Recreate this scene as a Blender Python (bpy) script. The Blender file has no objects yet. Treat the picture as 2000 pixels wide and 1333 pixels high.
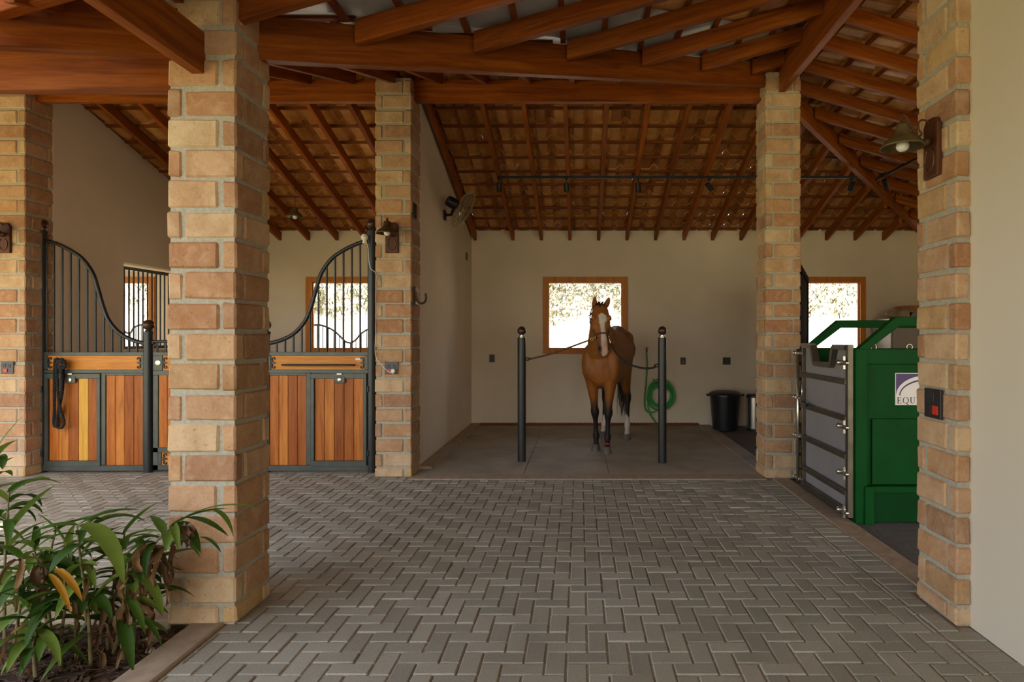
import bpy, math, random
from mathutils import Vector, Matrix, noise as mnoise
R = math.radians
rng = random.Random(7)
SC = bpy.context.scene
COL = SC.collection
F, CX, CY, CH = 1200.0, 1133.0, 655.0, 1.45     # focal length and centre in pixels, camera height

def at(px, py, Y):
    """the point of the place seen at a pixel, at depth Y"""
    return Vector(((px - CX) / F * Y, Y, CH + (CY - py) / F * Y))

WL = {}
def tag(o, label=None, cat=None, group=None, kind=None):
    if label: o['label'] = label
    if cat: o['category'] = cat
    if group: o['group'] = group
    if kind: o['kind'] = kind
    return o

def empty(name, loc, label=None, cat=None, group=None, kind=None):
    o = bpy.data.objects.new(name, None)
    o.empty_display_size = 0.1
    o.location = loc
    COL.objects.link(o)
    WL[o] = Vector(loc)
    return tag(o, label, cat, group, kind)

class MB:
    def __init__(self):
        self.v, self.f = [], []
    def add(self, vs, fs):
        b = len(self.v)
        self.v += [Vector(p) for p in vs]
        self.f += [tuple(b + i for i in q) for q in fs]
        return self
    def box(self, x0, x1, y0, y1, z0, z1):
        return self.add([(x0,y0,z0),(x1,y0,z0),(x1,y1,z0),(x0,y1,z0),(x0,y0,z1),(x1,y0,z1),(x1,y1,z1),(x0,y1,z1)],
            [(3,2,1,0),(4,5,6,7),(0,1,5,4),(1,2,6,5),(2,3,7,6),(3,0,4,7)])
    def cbox(self, x0, x1, y0, y1, z0, z1, c=0.005, jit=0.0, rg=None):
        """box with chamfered edges, optionally a little irregular"""
        rg = rg or rng
        sx, sy, sz = (x0, x1), (y0, y1), (z0, z1)
        c = min(c, (x1-x0)*.45, (y1-y0)*.45, (z1-z0)*.45)
        V, idx = [], {}
        for i in (0,1):
            for j in (0,1):
                for k in (0,1):
                    P = Vector((sx[i], sy[j], sz[k])) + Vector((rg.uniform(-jit,jit) for _ in range(3))) if jit else Vector((sx[i], sy[j], sz[k]))
                    d = (1-2*i, 1-2*j, 1-2*k)
                    for ax in range(3):       # vertex on the face normal to ax
                        q = P.copy()
                        for a in range(3):
                            if a != ax: q[a] += d[a]*c
                        idx[(i,j,k,ax)] = len(V); V.append(q)
        Fs = []
        def quad(a): Fs.append(a)
        for ax in range(3):
            o1, o2 = (ax+1) % 3, (ax+2) % 3
            for s in (0,1):
                loop = []
                for (p, q) in ((0,0),(1,0),(1,1),(0,1)):
                    k = [0,0,0]; k[ax] = s; k[o1] = p; k[o2] = q
                    loop.append(idx[(*k, ax)])
                quad(tuple(loop if s else loop[::-1]))
        for ax in range(3):                     # the 12 edges
            o1, o2 = (ax+1) % 3, (ax+2) % 3
            for p in (0,1):
                for q in (0,1):
                    k0 = [0,0,0]; k0[o1] = p; k0[o2] = q; k1 = list(k0); k1[ax] = 1
                    l = [idx[(*k0,o1)], idx[(*k0,o2)], idx[(*k1,o2)], idx[(*k1,o1)]]
                    quad(tuple(l if (p ^ q) else l[::-1]))
        for i in (0,1):
            for j in (0,1):
                for k in (0,1):
                    t = [idx[(i,j,k,0)], idx[(i,j,k,1)], idx[(i,j,k,2)]]
                    quad(tuple(t if (i+j+k) % 2 else t[::-1]))
        return self.add(V, Fs)
    def tube(self, pts, r, n=10, cap=True, closed=False):
        pts = [Vector(p) for p in pts]
        m = len(pts)
        rs = r if isinstance(r, (list, tuple)) else [r]*m
        T = []
        for i in range(m):
            if closed: d = pts[(i+1) % m] - pts[i-1]
            else: d = pts[min(i+1, m-1)] - pts[max(i-1, 0)]
            T.append(d.normalized() if d.length > 1e-9 else Vector((0,0,1)))
        up = Vector((0,0,1)) if abs(T[0].z) < .9 else Vector((1,0,0))
        nrm = (up - T[0]*up.dot(T[0])).normalized()
        V, Fs = [], []
        for i in range(m):
            nrm = (nrm - T[i]*nrm.dot(T[i])).normalized()
            b = T[i].cross(nrm)
            for k in range(n):
                a = 2*math.pi*k/n
                V.append(pts[i] + (nrm*math.cos(a) + b*math.sin(a))*rs[i])
        for i in range(m if closed else m-1):
            j = (i+1) % m
            for k in range(n):
                l = (k+1) % n
                Fs.append((i*n+k, i*n+l, j*n+l, j*n+k))
        if cap and not closed:
            Fs.append(tuple(range(n))[::-1]); Fs.append(tuple((m-1)*n+k for k in range(n)))
        return self.add(V, Fs)
    def rings(self, rings, cap=True):
        """loft through rings of equal vertex count"""
        n = len(rings[0]); V = [p for r in rings for p in r]; Fs = []
        for i in range(len(rings)-1):
            for k in range(n):
                l = (k+1) % n
                Fs.append((i*n+k, i*n+l, (i+1)*n+l, (i+1)*n+k))
        if cap:
            Fs.append(tuple(range(n))[::-1]); Fs.append(tuple((len(rings)-1)*n+k for k in range(n)))
        return self.add(V, Fs)
    def lathe(self, prof, c, axis=(0,0,1), n=24, cap=True):
        """prof: list of (radius, distance along axis)"""
        A = Vector(axis).normalized()
        u = Vector((1,0,0)) if abs(A.x) < .9 else Vector((0,1,0))
        u = (u - A*u.dot(A)).normalized(); w = A.cross(u); c = Vector(c)
        rs = [[c + A*h + (u*math.cos(2*math.pi*k/n) + w*math.sin(2*math.pi*k/n))*max(r, 1e-4) for k in range(n)] for r, h in prof]
        return self.rings(rs, cap)
    def ball(self, c, r, n=16, sc=(1,1,1)):
        c = Vector(c); rs = []
        for i in range(n//2+1):
            t = math.pi*i/(n//2)
            rr = max(math.sin(t), 1e-3)
            rs.append([c + Vector((rr*math.cos(2*math.pi*k/n)*r*sc[0], rr*math.sin(2*math.pi*k/n)*r*sc[1], -math.cos(t)*r*sc[2])) for k in range(n)])
        return self.rings(rs)
    def prism(self, poly, vec):
        """poly: list of 3D points (planar), extruded by vec"""
        n = len(poly); vec = Vector(vec); P = [Vector(p) for p in poly]
        return self.add(P + [p+vec for p in P], [tuple(range(n))[::-1], tuple(range(n, 2*n))] + [(i, (i+1) % n, n+(i+1) % n, n+i) for i in range(n)])
    def build(self, name, mat, parent=None, smooth=False, bevel=0, origin=None, label=None, cat=None, group=None, kind=None, seg=2, sub=0):
        base = WL[parent] if parent is not None else (Vector(origin) if origin is not None else Vector((0,0,0)))
        if parent is None and origin is None and self.v:
            lo = [min(p[i] for p in self.v) for i in range(3)]; hi = [max(p[i] for p in self.v) for i in range(3)]
            base = Vector(((lo[0]+hi[0])/2, (lo[1]+hi[1])/2, lo[2]))
        me = bpy.data.meshes.new(name)
        me.from_pydata([p - base for p in self.v], [], self.f)
        me.update()
        import bmesh
        bm = bmesh.new(); bm.from_mesh(me); bmesh.ops.recalc_face_normals(bm, faces=bm.faces); bm.to_mesh(me); bm.free()
        me.materials.append(mat)
        if smooth:
            me.polygons.foreach_set('use_smooth', [True]*len(me.polygons))
        o = bpy.data.objects.new(name, me); COL.objects.link(o)
        WL[o] = base
        if parent is not None: o.parent = parent
        else: o.location = base
        if smooth == 'auto':
            try: me.set_sharp_from_angle(angle=R(38))
            except Exception: pass
        if bevel:
            b = o.modifiers.new('edge', 'BEVEL'); b.width = bevel; b.segments = seg; b.limit_method = 'ANGLE'; b.angle_limit = R(40)
        if sub:
            s = o.modifiers.new('sub', 'SUBSURF'); s.levels = sub; s.render_levels = sub
        return tag(o, label, cat, group, kind)

def spline(P, n=8):
    """Catmull-Rom through the points"""
    P = [Vector(p) for p in P]; out = []
    for i in range(len(P)-1):
        a, b, c, d = P[max(i-1,0)], P[i], P[i+1], P[min(i+2, len(P)-1)]
        for k in range(n):
            t = k/n
            out.append(.5*((2*b) + (c-a)*t + (2*a-5*b+4*c-d)*t*t + (3*b-a-3*c+d)*t**3))
    out.append(P[-1]); return out

def rope(mb, pts, r, lay=9.0, n=6):
    """three-strand laid rope along a dense path"""
    pts = [Vector(p) for p in pts]
    T = [(pts[min(i+1,len(pts)-1)] - pts[max(i-1,0)]).normalized() for i in range(len(pts))]
    nrm = Vector((0,1,0)) if abs(T[0].y) < .9 else Vector((1,0,0))
    fr, L = [], 0
    for i, t in enumerate(T):
        nrm = (nrm - t*nrm.dot(t)).normalized()
        if i: L += (pts[i]-pts[i-1]).length
        fr.append((nrm.copy(), t.cross(nrm), L))
    for s in range(3):
        q = []
        for p, (a, b, l) in zip(pts, fr):
            th = 2*math.pi*s/3 + l/(r*lay)*2*math.pi
            q.append(p + (a*math.cos(th) + b*math.sin(th))*r*.5)
        mb.tube(q, r*.56, n)
    return mb

def resample(pts, step):
    out = [Vector(pts[0])]; acc = 0
    for a, b in zip(pts, pts[1:]):
        a, b = Vector(a), Vector(b); d = (b-a).length
        if d < 1e-9: continue
        t = step - acc
        while t <= d:
            out.append(a.lerp(b, t/d)); t += step
        acc = (acc + d) % step
    return out

# ---------------------------------------------------------------- materials
class NT:
    def __init__(self, name):
        self.m = bpy.data.materials.new(name); self.m.use_nodes = True
        self.t = self.m.node_tree; self.n = self.t.nodes; self.l = self.t.links
        self.b = self.n['Principled BSDF']
        self.tc = self.n.new('ShaderNodeTexCoord')
    def link(self, a, b): self.l.new(a, b)
    def map(self, scale=(1,1,1), src='Object'):
        m = self.n.new('ShaderNodeMapping'); m.inputs['Scale'].default_value = scale
        self.link(self.tc.outputs[src], m.inputs['Vector']); return m.outputs['Vector']
    def noise(self, vec, scale, detail=6, rough=.55, dist=0):
        x = self.n.new('ShaderNodeTexNoise'); x.inputs['Scale'].default_value = scale; x.inputs['Detail'].default_value = detail
        x.inputs['Roughness'].default_value = rough; x.inputs['Distortion'].default_value = dist
        self.link(vec, x.inputs['Vector']); return x.outputs['Fac']
    def ramp(self, fac, stops, interp='LINEAR'):
        x = self.n.new('ShaderNodeValToRGB'); e = x.color_ramp.elements; x.color_ramp.interpolation = interp
        e[0].position, e[0].color = stops[0][0], (*stops[0][1], 1); e[1].position, e[1].color = stops[-1][0], (*stops[-1][1], 1)
        for p, c in stops[1:-1]:
            k = e.new(p); k.color = (*c, 1)
        self.link(fac, x.inputs['Fac']); return x.outputs['Color']
    def mix(self, a, b, fac, mode='MIX'):
        x = self.n.new('ShaderNodeMix'); x.data_type = 'RGBA'; x.blend_type = mode
        for s, v in ((x.inputs[0], fac), (x.inputs[6], a), (x.inputs[7], b)):
            if hasattr(v, 'is_linked'): self.link(v, s)
            else: s.default_value = v if not isinstance(v, tuple) else (*v, 1)[:4]
        return x.outputs[2]
    def math(self, op, a, b=0.0):
        x = self.n.new('ShaderNodeMath'); x.operation = op
        for s, v in ((x.inputs[0], a), (x.inputs[1], b)):
            if hasattr(v, 'is_linked'): self.link(v, s)
            else: s.default_value = v
        return x.outputs[0]
    def island(self):
        return self.n.new('ShaderNodeNewGeometry').outputs['Random Per Island']
    def objrand(self):
        return self.n.new('ShaderNodeObjectInfo').outputs['Random']
    def bump(self, h, strength=.3, dist=.01):
        x = self.n.new('ShaderNodeBump'); x.inputs['Strength'].default_value = strength; x.inputs['Distance'].default_value = dist
        self.link(h, x.inputs['Height']); self.link(x.outputs['Normal'], self.b.inputs['Normal'])
    def color(self, c):
        if hasattr(c, 'is_linked'): self.link(c, self.b.inputs['Base Color'])
        else: self.b.inputs['Base Color'].default_value = (*c, 1)
    def set(self, rough=.5, metal=0.0, spec=None):
        self.b.inputs['Roughness'].default_value = rough; self.b.inputs['Metallic'].default_value = metal
        if spec is not None: self.b.inputs['Specular IOR Level'].default_value = spec
        return self.m

def simple(name, c, rough=.5, metal=0.0, var=.12, scale=30, bump=0, spec=None):
    t = NT(name); v = t.map()
    f = t.noise(v, scale)
    lo = tuple(x*(1-var) for x in c); hi = tuple(min(1, x*(1+var)) for x in c)
    t.color(t.ramp(f, [(.3, lo), (.7, hi)]))
    if bump: t.bump(f, bump, .004)
    return t.set(rough, metal, spec)

def wood(name, dark, mid, light, axis=0, obj_var=(.72, 1.2), island=None, rough=.42):
    t = NT(name)
    sc = [16, 16, 16]; sc[axis] = 1.1
    off = t.n.new('ShaderNodeVectorMath'); off.operation = 'ADD'
    r = t.island() if island else t.objrand()
    comb = t.n.new('ShaderNodeCombineXYZ')
    for i in range(3): t.link(t.math('MULTIPLY', r, 37.0 + 11*i), comb.inputs[i])
    t.link(t.tc.outputs['Object'], off.inputs[0]); t.link(comb.outputs[0], off.inputs[1])
    m = t.n.new('ShaderNodeMapping'); m.inputs['Scale'].default_value = sc; t.link(off.outputs[0], m.inputs['Vector'])
    f = t.noise(m.outputs['Vector'], 1.6, 8, .62, .6)
    g = t.noise(m.outputs['Vector'], 9.0, 4, .6, .2)
    c = t.ramp(f, [(.25, dark), (.5, mid), (.78, light)])
    c = t.mix(c, t.ramp(g, [(.35, (.62,.62,.62)), (.65, (1,1,1))]), .35, 'MULTIPLY')
    if island:
        c = t.mix(c, t.ramp(r, island), 1.0, 'MULTIPLY')
    else:
        vv = t.ramp(r, [(0, (obj_var[0],)*3), (1, (min(1.0, obj_var[1]),)*3)])
        c = t.mix(c, vv, 1.0, 'MULTIPLY')
    t.color(c); t.bump(g, .12, .003)
    return t.set(rough, 0, .22)

M = {}
M['beam'] = wood('oiled_red_timber', (.14,.028,.003), (.32,.075,.0055), (.48,.155,.013), 0, (.68,1), rough=.5)
M['batten'] = wood('dark_batten_timber', (.12,.028,.005), (.24,.06,.010), (.34,.10,.02), 0, rough=.55)
M['board'] = wood('orange_gate_boards', (.28,.08,.014), (.52,.18,.030), (.68,.29,.06), 2, rough=.4,
    island=[(0, (.55,.40,.34)), (.3, (.85,.72,.62)), (.6, (1,.92,.85)), (.85, (1,1,1)), (1, (.8,.62,.52))])
M['yboard'] = wood('yellow_gate_board', (.5,.24,.035), (.68,.36,.05), (.78,.46,.09), 2)
M['railwood'] = wood('orange_rail_board', (.42,.14,.022), (.60,.23,.036), (.70,.32,.06), 0, (.95,1))
M['winwood'] = wood('window_frame_wood', (.42,.13,.012), (.60,.21,.02), (.72,.30,.035), 2, (.92,1))
M['plaque'] = wood('dark_plaque_wood', (.05,.018,.01), (.1,.035,.017), (.16,.06,.03), 2, (.9,1))

t = NT('handmade_brick'); v = t.map(); r = t.island()
base = t.ramp(r, [(0, (.40,.20,.10)), (.14, (.52,.31,.17)), (.28, (.60,.41,.24)), (.42, (.44,.25,.14)), (.55, (.62,.45,.27)), (.7, (.50,.29,.15)), (.82, (.36,.20,.12)), (.92, (.56,.37,.17)), (1, (.64,.50,.33))])
n1 = t.noise(v, 5.5, 6, .62, .5); n2 = t.noise(v, 60, 6, .68); n3 = t.noise(v, 17, 5, .6, .8)
base = t.mix(base, (.66,.52,.36), t.ramp(n3, [(.48, (0,0,0)), (.74, (.38,.38,.38))]))
base = t.mix(base, t.ramp(n1, [(.3, (.70,.60,.52)), (.58, (1.0,1.0,1.0))]), .8, 'MULTIPLY')
base = t.mix(base, t.ramp(n2, [(.30, (.42,.34,.28)), (.41, (1,1,1))]), .7, 'MULTIPLY')
t.color(base); t.bump(t.math('ADD', t.math('MULTIPLY', n3, .9), n2), .6, .008); M['brick'] = t.set(.92, 0, .2)

t = NT('grey_mortar'); v = t.map(); n2 = t.noise(v, 60, 6, .65)
t.color(t.ramp(n2, [(.3, (.33,.31,.245)), (.7, (.46,.435,.35))])); t.bump(n2, .7, .006); M['mortar'] = t.set(.95, 0, .2)

t = NT('concrete_paver'); v = t.map(); r = t.island(); n1 = t.noise(v, 1.1, 4); n2 = t.noise(v, 130, 5, .7)
c = t.ramp(r, [(0, (.35,.335,.268)), (.5, (.41,.392,.315)), (1, (.465,.445,.36))])
c = t.mix(c, t.ramp(n1, [(.3, (.82,.79,.76)), (.7, (1.0,1.0,1.0))]), .8, 'MULTIPLY')
c = t.mix(c, t.ramp(n2, [(.3, (.62,.6,.58)), (.55, (1,1,1))]), .7, 'MULTIPLY')
t.color(c); t.bump(n2, .35, .003); M['paver'] = t.set(.85, 0, .3)
M['joint'] = simple('paver_joint_sand', (.34,.275,.20), .95, var=.3, scale=80, bump=.3)

def plaster(name, c, stain=.1):
    t = NT(name); v = t.map(); n1 = t.noise(v, .9, 5); n2 = t.noise(v, 90, 4)
    t.color(t.mix(c, t.ramp(n1, [(.3, tuple(1-stain*k for k in (1,1.1,1.3))), (.7, (1,1,1))]), 1.0, 'MULTIPLY'))
    t.bump(n2, .08, .002); return t.set(.9, 0, .25)
M['plaster'] = plaster('cream_plaster', (.78,.675,.53), .13)
M['plaster_pale'] = plaster('pale_plaster', (.66,.595,.48), .05)

t = NT('bay_concrete'); v = t.map(); n1 = t.noise(v, 1.6, 7, .6, .4); n2 = t.noise(v, 60, 5)
c = t.ramp(n1, [(.3, (.28,.24,.17)), (.55, (.385,.34,.25)), (.75, (.45,.405,.31))])
c = t.mix(c, t.ramp(n2, [(.3, (.8,.8,.8)), (.6, (1,1,1))]), .6, 'MULTIPLY')
t.color(c); t.bump(n2, .12, .002); M['concrete'] = t.set(.72, 0, .35)
M['kerb'] = simple('sandy_kerb_concrete', (.36,.275,.185), .92, var=.2, scale=14, bump=.3)
M['darkfloor'] = simple('dark_rubber_floor', (.13,.125,.12), .85, var=.2, scale=40, bump=.2)

t = NT('clay_roof_tile'); v = t.map(); r = t.island(); n1 = t.noise(v, 9, 5); n2 = t.noise(v, 50, 4)
c = t.ramp(r, [(0, (.44,.17,.04)), (.4, (.64,.29,.08)), (.7, (.74,.38,.12)), (1, (.52,.22,.06))])
c = t.mix(c, t.ramp(n1, [(.3, (.66,.6,.55)), (.65, (1,1,1))]), .8, 'MULTIPLY')
t.color(c); t.bump(n2, .25, .003); M['tile'] = t.set(.45, 0, .35)
M['zinc'] = simple('valley_sheet_metal', (.50,.52,.53), .4, .35, .1, 6)
M['iron'] = simple('black_powder_coat', (.018,.02,.021), .36, .1, .2, 20)
M['gateframe'] = simple('grey_green_gate_steel', (.062,.068,.058), .42, .25, .2, 10)
M['bronze'] = simple('brown_ball_cap', (.06,.028,.016), .3, .3, .3, 20)
M['steel'] = simple('brushed_stainless', (.55,.52,.47), .27, .95, .1, 8)
M['dullsteel'] = simple('dull_steel_bar', (.13,.113,.085), .45, .8, .25, 8)
M['clearpanel'] = simple('grey_plastic_sheet', (.24,.225,.225), .38, 0, .1, 3, spec=.25)
M['green'] = simple('green_machine_paint', (.003,.060,.010), .5, 0, .12, 4, spec=.08)
M['greendark'] = simple('green_machine_recess', (.003,.047,.009), .55, 0, .12, 4, spec=.08)
M['white'] = simple('white_sign', (.78,.76,.76), .5, 0, .03, 5)
M['purple'] = simple('purple_print', (.055,.022,.14), .5, 0, .05, 5)
M['blackprint'] = simple('black_print', (.015,.014,.018), .6, 0, .05, 5)
M['rope'] = simple('black_rope', (.014,.013,.013), .9, 0, .4, 120)
M['leather'] = simple('brown_leather', (.06,.026,.012), .55, 0, .3, 60)
M['tieweb'] = simple('brown_tie_strap', (.10,.05,.022), .7, 0, .3, 60)
M['brass'] = simple('brass_ring', (.62,.42,.16), .3, .95, .1, 20)
M['hose'] = simple('green_hose', (.012,.30,.035), .38, 0, .15, 30)
M['blackplastic'] = simple('black_plastic', (.012,.013,.016), .35, 0, .15, 20)
M['socket'] = simple('dark_socket_plate', (.022,.022,.024), .4, 0, .1, 20)
M['socketgrey'] = simple('grey_socket_plate', (.05,.052,.057), .4, 0, .1, 20)
M['matteblack'] = simple('matte_dark_panel', (.022,.015,.011), 1.0, 0, .2, 10, spec=.02)
M['red'] = simple('red_rocker', (.55,.03,.015), .4, 0, .05, 20)
M['redband'] = simple('red_pastern_band', (.42,.012,.02), .6, 0, .1, 20)
M['whiteplastic'] = simple('white_plastic', (.72,.70,.64), .4, 0, .05, 20)
M['bulb'] = simple('white_glass_bulb', (.82,.81,.77), .15, 0, .02, 5)
M['rust'] = simple('rusty_lamp_metal', (.105,.052,.022), .5, .5, .3, 25)
M['olive'] = simple('olive_lamp_metal', (.14,.105,.045), .45, .5, .25, 25)
M['fanblack'] = simple('black_fan_motor', (.012,.012,.011), .4, .2, .15, 20)
M['wire'] = simple('dull_fan_wire', (.46,.38,.24), .4, .5, .1, 20)
M['fanblade'] = simple('pale_fan_blade', (.42,.36,.25), .3, .5, .1, 6)
M['burlap'] = simple('burlap', (.42,.31,.18), .95, 0, .3, 70, .6)
M['crate'] = wood('crate_wood', (.3,.13,.04), (.45,.21,.07), (.58,.3,.11), 0, (.95,1))
M['cabinet'] = simple('beige_cabinet', (.40,.36,.31), .5, 0, .05, 4)
M['hoof'] = simple('grey_hoof', (.12,.10,.085), .7, 0, .25, 50, .2)
M['eye'] = simple('dark_eye', (.008,.006,.005), .08, 0, .1, 20)
M['hairblack'] = simple('black_horse_hair', (.010,.008,.007), .5, 0, .4, 90)
M['soil'] = simple('planter_soil', (.034,.020,.011), .97, 0, .5, 25, .8)
M['chip'] = simple('bark_chip', (.085,.046,.023), .95, 0, .4, 30, .4)
M['stone'] = simple('pale_pebble', (.38,.3,.22), .8, 0, .2, 20, .2)
M['earthbank'] = simple('pale_dry_earth', (.62,.54,.44), .97, 0, .14, 3, .4)
M['lawn'] = simple('sunny_dry_lawn', (.40,.36,.17), .95, 0, .25, 2)

def leafmat(name, a, b, c, trans=.35):
    t = NT(name); v = t.map(); r = t.island(); n = t.noise(v, 20, 4)
    col = t.mix(t.ramp(r, [(0, a), (.6, b), (1, c)]), t.ramp(n, [(.3, (.7,.7,.7)), (.7, (1,1,1))]), .6, 'MULTIPLY')
    t.color(col); m = t.set(.5, 0, .25)
    tr = t.n.new('ShaderNodeBsdfTranslucent'); t.link(col, tr.inputs['Color'])
    ms = t.n.new('ShaderNodeMixShader'); ms.inputs[0].default_value = trans
    out = t.n['Material Output']; t.link(t.b.outputs[0], ms.inputs[1]); t.link(tr.outputs[0], ms.inputs[2]); t.link(ms.outputs[0], out.inputs['Surface'])
    return m
M['leaf'] = leafmat('ginger_leaf', (.035,.085,.012), (.075,.15,.018), (.19,.27,.04))
M['leafstem'] = simple('ginger_stem', (.16,.13,.05), .6, 0, .3, 20)
M['dryleaf'] = leafmat('withered_leaf', (.10,.05,.022), (.19,.10,.045), (.30,.18,.075), .15)
M['yellowleaf'] = leafmat('yellowed_leaf', (.42,.17,.015), (.50,.24,.02), (.55,.32,.03), .3)
M['bankgrass'] = leafmat('bank_grass', (.045,.075,.012), (.12,.13,.03), (.26,.22,.08), .25)

t = NT('window_glass')                      # thin pane: mostly clear, a little reflection
tr = t.n.new('ShaderNodeBsdfTransparent'); gl = t.n.new('ShaderNodeBsdfGlossy'); gl.inputs['Roughness'].default_value = .02
ms = t.n.new('ShaderNodeMixShader'); fr = t.n.new('ShaderNodeFresnel'); fr.inputs['IOR'].default_value = 1.3
t.link(fr.outputs[0], ms.inputs[0]); t.link(tr.outputs[0], ms.inputs[1]); t.link(gl.outputs[0], ms.inputs[2]); t.link(ms.outputs[0], t.n['Material Output'].inputs['Surface'])
M['glass'] = t.m

t = NT('bay_horse_coat')
at_ = t.n.new('ShaderNodeVertexColor'); at_.layer_name = 'coat'
v = t.map(); n = t.noise(v, 14, 5); n2 = t.noise(v, 160, 3)
t.color(t.mix(at_.outputs['Color'], t.ramp(n, [(.3, (.72,.68,.64)), (.7, (1,1,1))]), .5, 'MULTIPLY')); t.bump(n2, .06, .002)
M['coat'] = t.set(.5, 0, .25)
SKY, SUN, EXPO = 0.74, 5.2, 1.52
# ================================================================ roof geometry
S_MAIN, S_WING = .32, .287
zB = lambda y: 4.08 - S_MAIN*(y-6.45)
zM = lambda y: 4.08 - S_MAIN*(6.45-y)
zL = lambda x: 4.12 - S_WING*(2.03-x)
zR = lambda x: 4.12 - S_WING*(x-2.03)
RD = .13                                    # rafter depth
def valley_x(y): return -1.72 + (y-3.35)*3.59/2.92
def valley_y(x): return 3.35 + (x+1.72)*2.92/3.59
ORD = 'first second third fourth fifth sixth seventh eighth ninth tenth eleventh twelfth thirteenth fourteenth fifteenth sixteenth seventeenth'.split()

def timber(name, p0, p1, w, d, label, cat, group=None, mat=None, cut='vertical', tail=0):
    """sawn timber whose BOTTOM centre line runs p0 -> p1, w wide and d deep (vertical), ends cut vertically"""
    p0, p1 = Vector(p0), Vector(p1)
    X = (p1-p0).normalized(); Y = Vector((0,0,1)).cross(X).normalized(); Z = X.cross(Y)
    mw = Matrix.Translation(p0) @ Matrix((X, Y, Z)).transposed().to_4x4()
    inv = mw.inverted()
    prof = []                               # side outline in (along, up) from p0
    V = []
    for s in (-1, 1):
        o = Y*(s*w/2)
        pts = [p0, p1, p1+Vector((0,0,d)), p0+Vector((0,0,d))]
        if tail:                            # a moulded nose at the low end p0
            h = (p1-p0).normalized()
            pts = [p0+h*tail*.9, p1, p1+Vector((0,0,d)), p0+Vector((0,0,d)), p0+Vector((0,0,d*.42)), p0+h*tail*.25+Vector((0,0,d*.30)), p0+h*tail*.55+Vector((0,0,d*.10))]
        V.append([inv @ (q+o) for q in pts])
    n = len(V[0])
    mb = MB(); mb.add(V[0]+V[1], [tuple(range(n)), tuple(range(n, 2*n))[::-1]] + [(i, n+i, n+(i+1) % n, (i+1) % n) for i in range(n)])
    o = mb.build(name, mat or M['beam'], origin=(0,0,0), bevel=.003, seg=1)
    o.matrix_world = mw; WL[o] = p0
    return tag(o, label, cat, group)

def tiles(name, O, A, B, cols, rows, keep, gauge=.325, width=.225):
    """underside and top of interlocking clay tiles: O = ridge corner, A = unit along ridge, B = unit down the slope"""
    O, A, B = Vector(O), Vector(A).normalized(), Vector(B).normalized()
    N = A.cross(B); N = N if N.z > 0 else -N
    prof = [(0,.0),(.10,.0),(.46,.0),(.54,.016),(.64,.058),(.75,.076),(.86,.058),(.97,.014),(1.06,.0)]
    mb = MB(); k = len(prof); th = .015; rg = random.Random(5)
    for r in range(rows[0], rows[1]):
        for c in range(cols[0], cols[1]):
            ctr = O + A*((c+.5)*width) + B*((r+.5)*gauge)
            if not keep(ctr.x, ctr.y): continue
            b0, b1 = r*gauge - .028, (r+1)*gauge + .055
            ja, jb, jn = rg.uniform(-.004,.004), rg.uniform(-.008,.008), rg.uniform(-.002,.003)
            V = []
            for (b, lift) in ((b0+jb, 0.0), (b1+jb, .026)):
                for t in (0, th):
                    for (u, h) in prof:
                        V.append(O + A*((c+u)*width+ja) + B*b + N*(h+lift+t+jn+.006))
            Fs = []
            for i in range(k-1):
                Fs += [(i, i+1, 2*k+i+1, 2*k+i), (k+i+1, k+i, 3*k+i, 3*k+i+1), (i+1, i, k+i, k+i+1), (2*k+i, 2*k+i+1, 3*k+i+1, 3*k+i)]
            Fs += [(0, 2*k, 3*k, k), (k-1, 2*k-1, 4*k-1, 3*k-1)]
            mb.add(V, Fs)
    return mb.build(name, M['tile'], origin=O, kind='structure')

def batten(parent, p0, p1):
    p0, p1 = Vector(p0), Vector(p1)
    X = (p1-p0).normalized()
    up = Vector((0,0,1)); Y = up.cross(X).normalized()
    V = [p+Y*a+up*b for p in (p0, p1) for (a, b) in ((-.02,-.024),(.02,-.024),(.02,.0),(-.02,.0))]
    MB().add(V, [(0,1,2,3),(7,6,5,4),(0,4,5,1),(1,5,6,2),(2,6,7,3),(3,7,4,0)]).build('batten', M['batten'], parent)

# --- the four tiled slopes; top of rafters + batten = tile seat
TS = RD + .04
def slope_dir(s, along): 
    v = Vector((along[0], along[1], -s)); return v.normalized()
G = .325
cosM = 1/math.sqrt(1+S_MAIN**2); cosW = 1/math.sqrt(1+S_WING**2)
cb = tiles('ceiling_back', (-10.2, 6.42, zB(6.42)+TS), (1,0,0), (0,1,-S_MAIN), (0, 72), (0, 14), lambda x, y: (x-2.03) < (y-6.45)+.12 and x < 6.0)
for i in range(13):
    y = 6.42 + (i*G+.0)*cosM
    x1 = min(5.8, 2.0 + (y-6.45))
    batten(cb, (-10.1, y, zB(y)+TS), (max(x1, 2.0), y, zB(y)+TS))
cf = tiles('ceiling_front', (-10.2, 6.48, zM(6.48)+TS), (1,0,0), (0,-1,-S_MAIN), (0, 54), (0, 13), lambda x, y: y > valley_y(x)+.30 if x > -2.6 else y > 2.55)
for i in range(12):
    y = 6.48 - i*G*cosM
    batten(cf, (-10.1, y, zM(y)+TS), (min(1.9, valley_x(y)-.05) if y > 2.7 else -2.6, y, zM(y)+TS))
cl = tiles('ceiling_left', (2.06, -8.0, zL(2.06)+TS), (0,1,0), (-1,0,-S_WING), (0, 66), (0, 15), lambda x, y: y < valley_y(x)-.32 and y < 6.3)
for i in range(15):
    x = 2.06 - i*G*cosW
    batten(cl, (x, -3.1, zL(x)+TS), (x, min(6.3, valley_y(x)-.02), zL(x)+TS))
cr = tiles('ceiling_right', (2.0, -8.0, zR(2.0)+TS), (0,1,0), (1,0,-S_WING), (0, 84), (0, 13), lambda x, y: (y-6.45) < (x-2.03)+.12)
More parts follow.
